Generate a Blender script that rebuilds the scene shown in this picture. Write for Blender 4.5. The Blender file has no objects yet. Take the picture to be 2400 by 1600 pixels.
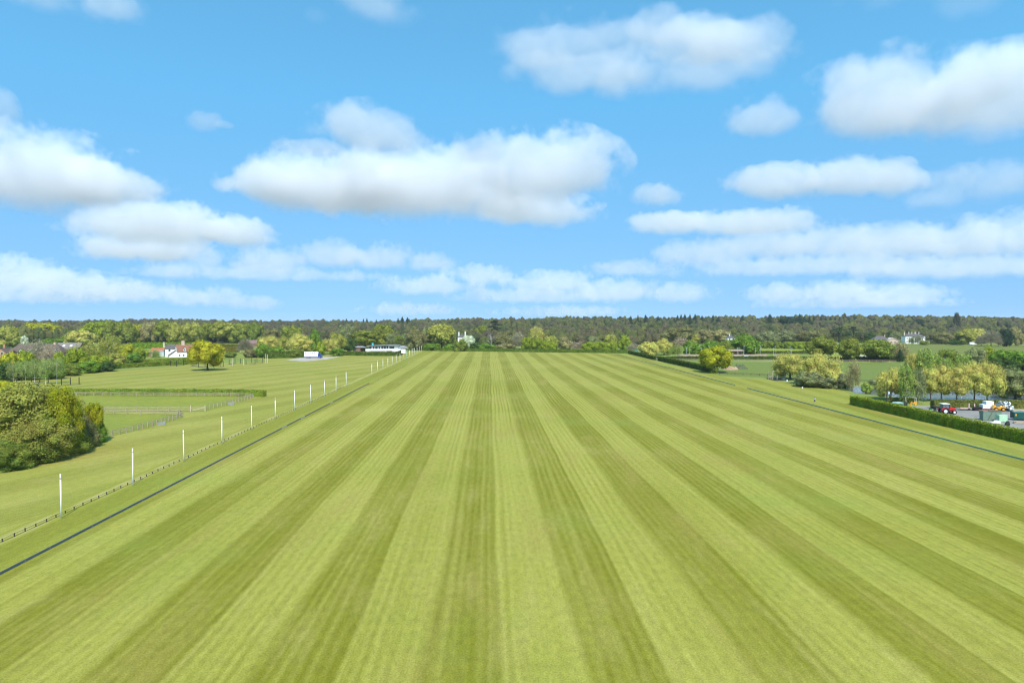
import bpy, bmesh, math, random
import numpy as np
from mathutils import Vector, Matrix
S = bpy.context.scene
COL = S.collection
R = math.radians
rng = np.random.default_rng(7)
random.seed(7)

# ------------------------------------------------------------------ camera
H = 24.0; F = 1600.0
cam = bpy.data.objects.new('camera', bpy.data.cameras.new('camera')); COL.objects.link(cam); S.camera = cam
cam.data.sensor_width = 36; cam.data.lens = 24; cam.data.clip_start = .5; cam.data.clip_end = 60000
PITCH = math.atan2(47, F); YAW = math.atan2(54, F)
cam.location = (0, 0, H); cam.rotation_euler = (R(90) - PITCH, 0, -YAW)
CM = cam.rotation_euler.to_matrix()

# ------------------------------------------------------------------ survey helpers (photo 2400x1600 -> metres)
def sstep(a, b, v):
    t = min(max((v - a) / (b - a), 0), 1); return t * t * (3 - 2 * t)
def terrain(x, y):
    return sstep(790, 1500, y) * (14 + 8 * sstep(-250, 500, x) + 1.6 * math.sin(x / 118 + 1) + 1.1 * math.sin(x / 47 + y / 90))
def ray(px, py):
    return CM @ Vector(((px - 1200) / F, -(py - 800) / F, -1))
def at(px, py, z=0.0):
    v = ray(px, py)
    if v.z > -1e-4: raise ValueError((px, py))
    t = (z - H) / v.z
    p = Vector((0, 0, H)) + v * t
    if p.y > 790:                                   # march onto the rising hill
        t = 780 / v.y
        while t < 2500:
            p = Vector((0, 0, H)) + v * t
            if p.z <= terrain(p.x, p.y): break
            t += 2
    return p
def ztop(px, py, y):
    v = ray(px, py); return H + v.z * (y / v.y)
def mpp(y): return y / F                           # metres per photo pixel at depth y

# ------------------------------------------------------------------ materials
def nt(name):
    m = bpy.data.materials.new(name); m.use_nodes = True
    n = m.node_tree; n.nodes.clear()
    o = n.nodes.new('ShaderNodeOutputMaterial')
    return m, n, o
class G:
    """tiny node-graph helper"""
    def __init__(s, tree): s.t = tree; s.N = tree.nodes; s.L = tree.links
    def set(s, sock, v):
        if v is None: return
        if hasattr(v, 'is_output'): s.L.new(v, sock)
        else: sock.default_value = v
    def m(s, op, a, b=None, c=None, clamp=False):
        x = s.N.new('ShaderNodeMath'); x.operation = op; x.use_clamp = clamp
        for i, v in enumerate((a, b, c)): s.set(x.inputs[i], v)
        return x.outputs[0]
    def pos(s): return s.N.new('ShaderNodeNewGeometry').outputs['Position']
    def sep(s, v):
        x = s.N.new('ShaderNodeSeparateXYZ'); s.L.new(v, x.inputs[0]); return x.outputs
    def com(s, x, y, z):
        c = s.N.new('ShaderNodeCombineXYZ')
        for i, v in enumerate((x, y, z)): s.set(c.inputs[i], v)
        return c.outputs[0]
    def noise(s, vec, scale, detail=2, rough=.5, dist=0):
        n = s.N.new('ShaderNodeTexNoise'); s.set(n.inputs['Vector'], vec)
        n.inputs['Scale'].default_value = scale; n.inputs['Detail'].default_value = detail
        n.inputs['Roughness'].default_value = rough; n.inputs['Distortion'].default_value = dist
        return n.outputs['Fac']
    def mix(s, f, a, b, mode='MIX'):
        x = s.N.new('ShaderNodeMix'); x.data_type = 'RGBA'; x.blend_type = mode
        s.set(x.inputs[0], f)
        for i, v in ((6, a), (7, b)):
            s.set(x.inputs[i], (*v, 1) if isinstance(v, tuple) and len(v) == 3 else v)
        return x.outputs[2]
    def mr(s, v, a, b, c=0., d=1., kind='SMOOTHSTEP'):
        x = s.N.new('ShaderNodeMapRange'); x.interpolation_type = kind
        for i, q in enumerate((v, a, b, c, d)): s.set(x.inputs[i], q)
        return x.outputs[0]
    def scale(s, col, f):
        x = s.N.new('ShaderNodeVectorMath'); x.operation = 'SCALE'; s.set(x.inputs[0], col); s.set(x.inputs[3], f); return x.outputs[0]
    def bump(s, h, strength=.3, dist=.1):
        b = s.N.new('ShaderNodeBump'); b.inputs['Strength'].default_value = strength; b.inputs['Distance'].default_value = dist
        s.L.new(h, b.inputs['Height']); return b.outputs[0]
    def principled(s, col, rough=.8, normal=None, metal=0., spec=.3):
        p = s.N.new('ShaderNodeBsdfPrincipled'); s.set(p.inputs['Base Color'], (*col, 1) if isinstance(col, tuple) else col)
        s.set(p.inputs['Roughness'], rough); p.inputs['Metallic'].default_value = metal
        p.inputs['Specular IOR Level'].default_value = spec
        if normal is not None: s.L.new(normal, p.inputs['Normal'])
        return p.outputs[0]

MATS = {}
def plain(name, col, rough=.7, var=.18, scale=3., metal=0., spec=.3):
    """paint / timber / brick: own colour with weathering mottle"""
    if name in MATS: return MATS[name]
    m, n, o = nt(name); g = G(n)
    f = g.noise(g.pos(), scale, 4, .6)
    c = g.scale((*col,), g.mr(f, .25, .75, 1 - var, 1 + var, 'LINEAR'))
    n.links.new(g.principled(c, rough, None, metal, spec), o.inputs[0])
    MATS[name] = m; return m

def foliage(name='foliage', col=None, trans=.28, va=.38):
    m, n, o = nt(name); g = G(n)
    if col is None:
        oi = n.nodes.new('ShaderNodeObjectInfo'); base = oi.outputs['Color']
    else:
        rgb = n.nodes.new('ShaderNodeRGB'); rgb.outputs[0].default_value = (*col, 1); base = rgb.outputs[0]
    geo = n.nodes.new('ShaderNodeNewGeometry')
    rnd = geo.outputs['Random Per Island']
    f = g.noise(geo.outputs['Position'], .28, 3, .6)
    c = g.scale(base, g.m('MULTIPLY', g.mr(rnd, 0, 1, 1 - va, 1 + va, 'LINEAR'), g.mr(f, .3, .7, .78, 1.22, 'LINEAR')))
    hs = n.nodes.new('ShaderNodeHueSaturation'); n.links.new(c, hs.inputs['Color'])
    n.links.new(g.mr(g.noise(geo.outputs['Position'], .45, 2), .3, .7, .475, .52, 'LINEAR'), hs.inputs['Hue'])
    d = n.nodes.new('ShaderNodeBsdfDiffuse'); t = n.nodes.new('ShaderNodeBsdfTranslucent'); mx = n.nodes.new('ShaderNodeMixShader')
    n.links.new(hs.outputs[0], d.inputs[0]); n.links.new(hs.outputs[0], t.inputs[0])
    mx.inputs[0].default_value = trans
    n.links.new(d.outputs[0], mx.inputs[1]); n.links.new(t.outputs[0], mx.inputs[2]); n.links.new(mx.outputs[0], o.inputs[0])
    return m
FOL = foliage()

def bark(name, col):
    if name in MATS: return MATS[name]
    m, n, o = nt(name); g = G(n)
    x, y, z = g.sep(g.pos())
    f = g.noise(g.com(g.m('MULTIPLY', x, 4.), g.m('MULTIPLY', y, 4.), z), 1.4, 4, .65)
    n.links.new(g.principled(g.scale((*col,), g.mr(f, .3, .7, .6, 1.35, 'LINEAR')), .9), o.inputs[0])
    MATS[name] = m; return m
BARK = bark('bark', (.075, .06, .042)); BARKP = bark('pale_bark', (.34, .30, .24)); BARKW = bark('birch_bark', (.62, .60, .55))

# colours of the turf
LIGHT = (.262, .256, .048); DARKG = (.176, .175, .013); STRAW = (.31, .27, .085)
def turf(name, light, dark, angle=0., period=11.4, offset=4.85, wob=.25, contrast=1., fine=1., straw=.35, grain=1.):
    m, n, o = nt(name); g = G(n)
    P = g.pos(); x, y, z = g.sep(P)
    ca, sa = math.cos(angle), math.sin(angle)
    u = g.m('SUBTRACT', g.m('MULTIPLY', x, ca), g.m('MULTIPLY', y, sa))       # across the mowing
    v = g.m('ADD', g.m('MULTIPLY', x, sa), g.m('MULTIPLY', y, ca))            # along the mowing
    w = g.m('MULTIPLY', g.m('SUBTRACT', g.noise(g.com(g.m('MULTIPLY', u, .25), g.m('MULTIPLY', v, .02), 0.), 1., 3), .5), wob * 4)
    uu = g.m('ADD', u, w)
    f = g.m('FRACT', g.m('DIVIDE', g.m('ADD', uu, offset), period))
    tri = g.m('ABSOLUTE', g.m('SUBTRACT', f, .25))                            # 0 in the middle of the dark band
    tri = g.m('MINIMUM', tri, g.m('SUBTRACT', 1., tri))
    e = .024 if wob < .6 else .09
    band = g.mr(tri, .25 - e, .25 + e)                                          # 0 dark, 1 light
    # passes of the mower inside each band
    st = g.noise(g.com(g.m('MULTIPLY', uu, 1.05), g.m('MULTIPLY', v, .006), 3.1), 1., 2, .6)
    st2 = g.noise(g.com(g.m('MULTIPLY', uu, 3.1), g.m('MULTIPLY', v, .012), 9.7), 1., 2, .6)
    wide = g.noise(g.com(g.m('MULTIPLY', uu, .21), g.m('MULTIPLY', v, .009), 5.5), 1., 2, .5)
    # individual mower passes, about a metre wide, each leaving its own edge
    ps = g.m('SINE', g.m('MULTIPLY', g.m('ADD', uu, .1), 2 * math.pi / (period / 12)))
    psm = g.mr(g.noise(g.com(g.m('MULTIPLY', u, .12), g.m('MULTIPLY', v, .015), 7.), 1., 2), .35, .65, .10, .42)
    patch = g.noise(P, .022, 4, .62, .4)
    patch2 = g.noise(g.com(g.m('MULTIPLY', u, .5), g.m('MULTIPLY', v, .09), 2.), 1., 4, .65)
    k = g.m('ADD', g.m('ADD', g.m('MULTIPLY', band, .82), .09), g.m('MULTIPLY', g.m('SUBTRACT', st, .5), 1.25 * fine))
    k = g.m('ADD', k, g.m('MULTIPLY', g.m('SUBTRACT', st2, .5), .7 * fine))
    k = g.m('ADD', k, g.m('MULTIPLY', g.m('MULTIPLY', g.m('MULTIPLY', ps, psm), g.mr(v, 50., 230., .6, 1.25)), fine))
    k = g.m('ADD', k, g.m('MULTIPLY', g.m('SUBTRACT', wide, .5), 1.15))
    k = g.m('ADD', g.m('MULTIPLY', g.m('SUBTRACT', k, .5), contrast), .5)
    k = g.m('ADD', k, g.m('MULTIPLY', g.m('SUBTRACT', patch, .5), 1.0))
    k = g.m('MAXIMUM', -.25, g.m('MINIMUM', 1.25, k))
    c = g.mix(g.mr(k, -.25, 1.25, 0, 1, 'LINEAR'), tuple(a * .86 for a in dark), tuple(a * 1.06 for a in light))
    # dry, straw-coloured wear
    dry = g.m('MULTIPLY', g.mr(g.m('ADD', g.m('MULTIPLY', patch2, .6), g.m('MULTIPLY', patch, .5)), .5, .78), straw)
    c = g.mix(dry, c, STRAW)
    lush = g.m('MULTIPLY', g.mr(g.noise(P, .035, 3, .6), .48, .75), .38)
    c = g.mix(lush, c, (.17, .235, .036))
    bare = g.mr(g.noise(g.com(g.m('MULTIPLY', u, .9), g.m('MULTIPLY', v, .3), 4.), 1., 5, .7), .68, .80)
    c = g.mix(g.m('MULTIPLY', bare, straw * .5), c, (.30, .25, .11))
    dark_ = g.mr(g.noise(g.com(g.m('MULTIPLY', u, .55), g.m('MULTIPLY', v, .5), 14.), 1., 5, .7), .66, .80)
    c = g.mix(g.m('MULTIPLY', dark_, .16), c, (.10, .125, .02))
    tan_ = g.mr(g.noise(g.com(g.m('MULTIPLY', u, .16), g.m('MULTIPLY', v, .03), 21.), 1., 3, .6), .5, .72)
    c = g.mix(g.m('MULTIPLY', tan_, straw), c, (.25, .205, .05))
    gr = g.noise(P, 6.5, 5, .8)
    gr2 = g.noise(g.com(g.m('MULTIPLY', u, 1.8), g.m('MULTIPLY', v, .8), 0.), 1., 4, .7)
    c = g.scale(c, g.m('MULTIPLY', g.mr(gr, .2, .8, 1 - .55 * grain, 1 + .55 * grain, 'LINEAR'), g.mr(gr2, .25, .75, 1 - .2 * grain, 1 + .2 * grain, 'LINEAR')))
    n.links.new(g.principled(c, .95, g.bump(gr, .25, .05), 0, .12), o.inputs[0])
    return m

def field_mat(name, col, var=.2, straw=.2):
    m, n, o = nt(name); g = G(n); P = g.pos()
    a = g.noise(P, .03, 5, .65); b = g.noise(P, .5, 5, .7)
    c = g.mix(g.m('MULTIPLY', g.mr(a, .45, .7), straw), (*col, 1), tuple(v * k for v, k in zip(col, (1.5, 1.25, 1.2))))
    c = g.scale(c, g.m('MULTIPLY', g.mr(b, .25, .75, 1 - var, 1 + var, 'LINEAR'), g.mr(g.noise(P, 3., 3, .7), .25, .75, .85, 1.15, 'LINEAR')))
    n.links.new(g.principled(c, .95, None, 0, .1), o.inputs[0]); return m

# ------------------------------------------------------------------ mesh helpers
def link(o, parent=None):
    COL.objects.link(o)
    if parent is not None: o.parent = parent
    return o
def np_mesh(name, verts, k, mats, midx=None, smooth=False):
    """verts (n*k,3): n loose polygons of k corners"""
    me = bpy.data.meshes.new(name); nv = len(verts); nf = nv // k
    me.vertices.add(nv); me.vertices.foreach_set('co', np.asarray(verts, np.float32).ravel())
    me.loops.add(nv); me.loops.foreach_set('vertex_index', np.arange(nv, dtype=np.int32))
    me.polygons.add(nf); me.polygons.foreach_set('loop_start', np.arange(0, nv, k, dtype=np.int32))
    for m in mats: me.materials.append(m)
    if midx is not None: me.polygons.foreach_set('material_index', np.asarray(midx, np.int32))
    me.update(calc_edges=True); me.validate(); return me

class MB:
    def __init__(s): s.v = []; s.f = []
    def add(s, vs, fs):
        b = len(s.v); s.v += [tuple(v) for v in vs]; s.f += [tuple(b + i for i in f) for f in fs]; return s
    def box(s, x0, x1, y0, y1, z0, z1):
        return s.add([(x0, y0, z0), (x1, y0, z0), (x1, y1, z0), (x0, y1, z0), (x0, y0, z1), (x1, y0, z1), (x1, y1, z1), (x0, y1, z1)],
                     [(0, 3, 2, 1), (4, 5, 6, 7), (0, 1, 5, 4), (1, 2, 6, 5), (2, 3, 7, 6), (3, 0, 4, 7)])
    def tube(s, a, b, r0, r1=None, n=8):
        a = Vector(a); b = Vector(b); r1 = r0 if r1 is None else r1
        d = (b - a).normalized(); u = d.orthogonal().normalized(); w = d.cross(u)
        vs = [a + (u * math.cos(t) + w * math.sin(t)) * r0 for t in [2 * math.pi * i / n for i in range(n)]]
        vs += [b + (u * math.cos(t) + w * math.sin(t)) * r1 for t in [2 * math.pi * i / n for i in range(n)]]
        return s.add(vs, [(i, (i + 1) % n, n + (i + 1) % n, n + i) for i in range(n)] + [tuple(range(n))[::-1], tuple(range(n, 2 * n))])
    def path(s, pts, r, n=5):
        for a, b in zip(pts, pts[1:]): s.tube(a, b, r, r, n)
        return s
    def prism(s, poly, axis, lo, hi):
        """polygon of (p,q) extruded along an axis: 'x' -> (p,q)=(y,z); 'y' -> (x,z); 'z' -> (x,y)"""
        mk = {'x': lambda p, q, e: (e, p, q), 'y': lambda p, q, e: (p, e, q), 'z': lambda p, q, e: (p, q, e)}[axis]
        n = len(poly)
        vs = [mk(p, q, lo) for p, q in poly] + [mk(p, q, hi) for p, q in poly]
        return s.add(vs, [(i, (i + 1) % n, n + (i + 1) % n, n + i) for i in range(n)] + [tuple(range(n))[::-1], tuple(range(n, 2 * n))])
    def hip(s, x0, x1, y0, y1, z0, z1, inset=None, t=.15):
        """hipped roof with a ridge along x"""
        i = (y1 - y0) / 2 if inset is None else inset; ym = (y0 + y1) / 2
        return s.add([(x0, y0, z0), (x1, y0, z0), (x1, y1, z0), (x0, y1, z0), (x0 + i, ym, z1), (x1 - i, ym, z1), (x0, y0, z0 - t), (x1, y0, z0 - t), (x1, y1, z0 - t), (x0, y1, z0 - t)],
                     [(0, 1, 5, 4), (1, 2, 5), (2, 3, 4, 5), (3, 0, 4), (6, 9, 8, 7), (0, 6, 7, 1), (1, 7, 8, 2), (2, 8, 9, 3), (3, 9, 6, 0)])
    def build(s, name, mat, parent=None, bevel=0, smooth=False):
        me = bpy.data.meshes.new(name); me.from_pydata(s.v, [], s.f)
        bm = bmesh.new(); bm.from_mesh(me); bmesh.ops.recalc_face_normals(bm, faces=bm.faces)
        if smooth:
            for f in bm.faces: f.smooth = len(f.verts) == 4
        bm.to_mesh(me); bm.free()
        me.materials.append(mat)
        o = link(bpy.data.objects.new(name, me), parent)
        if bevel:
            b = o.modifiers.new('bevel', 'BEVEL'); b.width = bevel; b.segments = 2
        return o

def tag(o, label, cat, group=None, kind=None):
    o['label'] = label; o['category'] = cat
    if group: o['group'] = group
    if kind: o['kind'] = kind
    return o
def thing(name, label, cat, loc=(0, 0, 0), rz=0., group=None, scale=1.):
    o = bpy.data.objects.new(name, None); COL.objects.link(o)
    o.location = loc; o.rotation_euler = (0, 0, rz); o.scale = (scale,) * 3
    o.empty_display_size = .5
    return tag(o, label, cat, group)
def dup(root, loc, rz=None, label=None):
    r = root.copy(); COL.objects.link(r); r.location = loc
    if rz is not None: r.rotation_euler = (0, 0, rz)
    if label: r['label'] = label
    def rec(src, dst):
        for ch in src.children:
            c = ch.copy(); COL.objects.link(c); c.parent = dst; rec(ch, c)
    rec(root, r); return r

def sheet(name, pts, z, mat, label=None, rings=True, thick=0):
    """flat ground sheet through ground points"""
    me = bpy.data.meshes.new(name)
    bm = bmesh.new(); vs = [bm.verts.new((p[0], p[1], z)) for p in pts]
    f = bm.faces.new(vs); f.normal_update()
    if f.normal.z < 0: f.normal_flip()
    bm.to_mesh(me); bm.free(); me.materials.append(mat)
    o = link(bpy.data.objects.new(name, me)); o['kind'] = 'structure'
    if label: o['label'] = label
    return o

# ------------------------------------------------------------------ ground
ys = [-60, -20, 0, 40, 100, 200, 300, 400, 500, 600, 700, 780] + list(range(800, 1561, 40)) + [1700, 2000, 2600, 3600, 5000, 8000]
xs = sorted(set(list(range(-1400, 1401, 100)) + [-9000, -6000, -4000, -2600, -1900, 1900, 2600, 4000, 6000, 9000]))
gv = [(x, y, terrain(x, y)) for y in ys for x in xs]; nx = len(xs)
gf = [(j * nx + i, j * nx + i + 1, (j + 1) * nx + i + 1, (j + 1) * nx + i) for j in range(len(ys) - 1) for i in range(nx - 1)]
def ground_mat():
    m, n, o = nt('rough_grassland'); g = G(n); P = g.pos(); x, y, z = g.sep(P)
    a = g.noise(P, .012, 4, .6); b = g.noise(P, .8, 4, .7)
    near = g.mix(g.mr(a, .35, .65), (.14, .19, .035), (.20, .23, .06))
    far = g.mix(g.mr(a, .35, .65), (.045, .05, .02), (.06, .055, .03))
    c = g.mix(g.mr(y, 760., 840.), near, far)
    c = g.scale(c, g.mr(b, .25, .75, .8, 1.2, 'LINEAR'))
    n.links.new(g.principled(c, .95, None, 0, .1), o.inputs[0]); return m
gm = MB().add(gv, gf).build('ground', ground_mat()); gm['kind'] = 'structure'

XL, XR = -46.3, 92.3
sheet('playing_field', [(XL, -55), (XR, -55), (XR, 505), (103, 508), (-44.5, 556), (XL, 556)], .012, turf('striped_turf', LIGHT, DARKG, wob=.38, straw=.45))
sheet('grass_verge', [(-53.3, -55), (XL, -55), (XL, 556), (-53.3, 560)], .008,
      turf('verge_turf', (.216, .220, .030), (.186, .192, .020), 0, 7.3, 1, .2, .5, .8, .2))
leftlawn = [(-53.3, -55), (-53.3, 560), (-75, 520), (-190, 480), at(640, 846).to_2d(), at(450, 853).to_2d(), at(280, 868).to_2d(), at(150, 878).to_2d(), at(-20, 893).to_2d(), at(-120, 905).to_2d(), (-400, 120), (-400, -55)]
sheet('mown_lawn', leftlawn, .008, turf('lawn_turf', (.262, .256, .050), (.196, .202, .028), R(23), 15., 2, .9, .70, .45, .6))
sheet('parking_lawn', [(XR, -55), (XR, 505), (101.5, 505), (102, 320), at(1690, 881).to_2d(), at(1830, 893).to_2d(), at(1880, 906).to_2d(), at(1985, 913).to_2d(), at(2010, 952).to_2d(), (104, 193), (104, -55)], .008,
      turf('right_lawn_turf', (.240, .244, .040), (.176, .188, .018), R(4), 9.6, 1, .35, .8, .8, .45))
m, n, o = nt('trodden_grass'); g = G(n); P = g.pos(); x, y, z = g.sep(P)
dxx = g.m('ABSOLUTE', g.m('ADD', g.m('ADD', x, 53.4), g.m('MULTIPLY', y, .0018)))
f = g.m('MULTIPLY', g.mr(dxx, .2, 1.5, 1., 0.), g.mr(g.noise(g.com(g.m('MULTIPLY', x, .8), g.m('MULTIPLY', y, .12), 0.), 1., 4, .65), .34, .62))
c = g.scale(g.mix(f, (.205, .212, .028), (.34, .30, .115)), g.mr(g.noise(P, 6.5, 4, .8), .2, .8, .6, 1.4, 'LINEAR'))
n.links.new(g.principled(c, .95, None, 0, .1), o.inputs[0])
sheet('worn_strip', [(-55.0, -55), (-51.8, -55), (-52.6, 540), (-55.8, 540)], .02, m)
pad = field_mat('paddock_grass', (.180, .205, .032), .22, .5)
sheet('paddock', [at(*p).to_2d() for p in ((100, 925), (595, 930), (541, 947), (481, 964), (447, 964), (100, 967))], .016, pad)
sheet('paddock', [at(*p).to_2d() for p in ((100, 971), (417, 971), (431, 978), (378, 995), (230, 1029), (100, 1050))], .016, pad)
dk = field_mat('lush_grass', (.132, .168, .036), .18, .3)
sheet('green_paddock', [at(*p).to_2d() for p in ((1548, 849), (1900, 848.5), (2330, 850), (2330, 872), (2120, 898), (1990, 896), (1850, 888), (1690, 880))], .012, dk)
sheet('meadow', [at(*p).to_2d() for p in ((1752, 817), (1905, 816), (1930, 822), (1900, 827), (1752, 827))], .012, field_mat('bright_grass', (.20, .24, .03), .15))
sheet('meadow', [at(*p).to_2d() for p in ((2090, 806), (2290, 806), (2500, 811), (2560, 838), (2100, 838))], .012, field_mat('olive_grass', (.135, .155, .035), .15))
sheet('meadow', [at(*p).to_2d() for p in ((1920, 806), (2090, 806), (2090, 845), (1920, 835))], .010, field_mat('pasture_grass', (.16, .19, .035), .15))
sheet('farm_track', [at(*p).to_2d() for p in ((1985, 829), (2000, 829), (2060, 838), (2130, 840), (2130, 842.5), (2050, 841.5))], .03, field_mat('chalk_track', (.42, .40, .30), .1))
sheet('meadow', [at(*p).to_2d() for p in ((300, 812), (480, 812), (640, 820), (640, 838), (450, 842), (280, 842))], .012, field_mat('garden_grass', (.18, .215, .04), .15))
m, n, o = nt('gravel'); g = G(n); P = g.pos()
c = g.scale((.36, .325, .28), g.m('MULTIPLY', g.mr(g.noise(P, 6, 4, .7), .25, .75, .8, 1.2, 'LINEAR'), g.mr(g.noise(P, .2, 4), .3, .7, .85, 1.12, 'LINEAR')))
n.links.new(g.principled(c, .95), o.inputs[0]); GRAV = m
sheet('gravel_patch', [at(*p).to_2d() for p in ((670, 843), (695, 840), (712, 836.5), (800, 836), (764, 842), (722, 846), (700, 846))], .03, GRAV)
m, n, o = nt('tarmac'); g = G(n); P = g.pos()
c = g.mix(g.mr(g.noise(P, .12, 5, .6), .4, .7), (.19, .185, .175), (.27, .245, .21))
c = g.scale(c, g.mr(g.noise(P, 5, 4, .7), .25, .75, .85, 1.15, 'LINEAR'))
n.links.new(g.principled(c, .9), o.inputs[0])
sheet('farmyard', [at(*p).to_2d() for p in ((2135, 951), (2184, 951), (2500, 957), (2700, 985), (2700, 1100), (2460, 1060))], .02, m)
sheet('dirt_patch', [at(*p).to_2d() for p in ((2372, 958), (2440, 958), (2460, 985), (2380, 966))], .03, field_mat('bare_earth', (.36, .29, .2), .2))
# pond
m, n, o = nt('pond_water'); g = G(n); P = g.pos(); x, y, z = g.sep(P)
h = g.noise(g.com(x, g.m('MULTIPLY', y, .6), 0.), 1.3, 3)
p_ = g.N.new('ShaderNodeBsdfPrincipled'); p_.inputs['Base Color'].default_value = (.13, .13, .12, 1); p_.inputs['Roughness'].default_value = .2
p_.inputs['IOR'].default_value = 1.33; p_.inputs['Specular IOR Level'].default_value = .6
g.L.new(g.bump(h, .35, .15), p_.inputs['Normal']); n.links.new(p_.outputs[0], o.inputs[0])
pond = sheet('pond', [at(*p).to_2d() for p in ((1980, 911), (2000, 905.5), (2060, 907), (2120, 909), (2200, 911), (2300, 914), (2420, 916), (2560, 918), (2560, 938), (2440, 937.5), (2300, 937), (2180, 936), (2110, 931), (2060, 926), (2005, 921))], .03, m)
pond['label'] = 'grey reflecting pond behind the yellow willows'

# ------------------------------------------------------------------ leaves, crowns, trunks (unit size: width 1, height 1)
def leaf_quads(c, nrm, size, aspect=.75, vert=None):
    n = len(c)
    a = rng.normal(size=(n, 3)); 
    if vert is not None: a = np.array([0, 0, 1.]) + a * vert
    t = np.cross(nrm, a) if vert is None else a - nrm * (a * nrm).sum(1, keepdims=True)
    t /= np.linalg.norm(t, axis=1, keepdims=True) + 1e-9
    b = np.cross(nrm, t)
    s = (size * rng.uniform(.6, 1.4, n))[:, None]
    return np.stack([c - t * s, c - b * s * aspect, c + t * s, c + b * s * aspect], 1).reshape(-1, 3)
def unit(n):
    v = rng.normal(size=(n, 3)); return v / np.linalg.norm(v, axis=1, keepdims=True)
def lobed(nlobe, nleaf, size, zlo=.22, rl=(.15, .24), shell=.33, squash=1., vert=None, aspect=.75, top=1., jit=.45, core=.80):
    """clumps of leaves on a dome; each clump has a ragged leafy core"""
    C = []
    for i in range(nlobe):
        ph = 2.39996 * i + rng.uniform(-.4, .4); u = 1 - 1.75 * (i + .5) / nlobe
        r = math.sqrt(max(0, 1 - u * u)); k = shell * rng.uniform(.75, 1.12)
        C.append((r * math.cos(ph) * k, r * math.sin(ph) * k, u * k * rng.uniform(.9, 1.1), rng.uniform(*rl)))
    C.append((0, 0, 0, .30))
    C = np.array(C); wgt = C[:, 3] ** 2; idx = rng.choice(len(C), nleaf, p=wgt / wgt.sum())
    d = unit(nleaf); d[:, 2] = np.where(rng.random(nleaf) < .6, np.abs(d[:, 2]), d[:, 2])
    rr = C[idx, 3:4] * rng.uniform(.62, 1.12, (nleaf, 1))
    c = C[idx, :3] + d * rr
    nrm = d + rng.normal(size=(nleaf, 3)) * jit; nrm /= np.linalg.norm(nrm, axis=1, keepdims=True)
    lo, hi = np.percentile(c[:, 2], 1), np.percentile(c[:, 2], 99.5)
    wd = np.percentile(np.abs(c[:, :2]), 99)
    def fit(p):
        q = p.copy(); q[..., :2] *= .5 / wd; q[..., 2] = zlo + (p[..., 2] - lo) / (hi - lo) * (top - zlo); return q
    out = leaf_quads(fit(c), nrm, size, aspect, vert)
    if core:
        n_t, n_p = 7, 10
        for x, y, z, r in C:
            th = np.linspace(0.05, math.pi * .8, n_t + 1); ph = np.linspace(0, 2 * math.pi, n_p + 1)[:-1]
            T, Pp = np.meshgrid(th, ph, indexing='ij'); R_ = r * core * rng.uniform(.82, 1.12, T.shape)
            g_ = np.stack([x + R_ * np.sin(T) * np.cos(Pp), y + R_ * np.sin(T) * np.sin(Pp), z + R_ * np.cos(T)], -1)
            a_ = g_[:-1]; b_ = g_[1:]
            q = np.stack([a_, b_, np.roll(b_, -1, 1), np.roll(a_, -1, 1)], 2).reshape(-1, 3)
            out = np.concatenate([out, fit(q)])
    return out
def twigs(n, zlo=.18, length=.13, width=.006):
    d = unit(n); d[:, 2] = np.abs(d[:, 2]) * 1.0 - .15
    r = rng.uniform(.25, 1, (n, 1)) ** .6 * rng.uniform(.8, 1.06, (n, 1))
    c = d * r * np.array([.46, .46, .72]) + np.array([0, 0, zlo + .08])
    dr = d + rng.normal(size=(n, 3)) * .5; dr /= np.linalg.norm(dr, axis=1, keepdims=True)
    s = np.cross(dr, rng.normal(size=(n, 3))); s /= np.linalg.norm(s, axis=1, keepdims=True)
    L = length * rng.uniform(.5, 1.2, (n, 1))
    return np.stack([c - s * width, c + dr * L * .5 - s * width * .5, c + dr * L, c + s * width], 1).reshape(-1, 3)
def conifer_q(n, size, droop=.35, w=.5, zlo=.06):
    t = rng.random(n) ** .75; lay = np.round(t * 15) / 15 + rng.normal(size=n) * .012
    z = zlo + (1 - zlo) * lay
    rad = (1 - lay) ** .85 * w * rng.uniform(.15, 1.1, n) * (1 + .25 * np.sin(rng.integers(0, 6, n)))
    ph = rng.uniform(0, 2 * math.pi, n)
    c = np.stack([rad * np.cos(ph), rad * np.sin(ph), z - rad * droop * .4 + .02], 1)
    nrm = np.stack([np.cos(ph) * .6, np.sin(ph) * .6, np.full(n, .7)], 1) + rng.normal(size=(n, 3)) * .35
    nrm /= np.linalg.norm(nrm, axis=1, keepdims=True)
    return leaf_quads(c, nrm, size * 1., .6)
def tiers_q(n, size):
    """cedar: flat plates of foliage"""
    pl = [(-.25, 0, .55, .26), (.2, .1, .62, .28), (-.05, -.15, .75, .27), (.1, .05, .88, .24), (.3, -.05, .45, .2), (-.32, .1, .42, .2), (0, 0, .97, .14)]
    C = np.array(pl); i = rng.integers(0, len(pl), n); a = rng.uniform(0, 6.283, n); r = np.sqrt(rng.random(n)) * C[i, 3]
    c = np.stack([C[i, 0] + r * np.cos(a), C[i, 1] + r * np.sin(a), C[i, 2] + rng.normal(size=n) * .02 + (C[i, 3] - r) * .12], 1)
    nrm = np.array([0, 0, 1.]) + rng.normal(size=(n, 3)) * .4; nrm /= np.linalg.norm(nrm, axis=1, keepdims=True)
    return leaf_quads(c, nrm, size)

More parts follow.
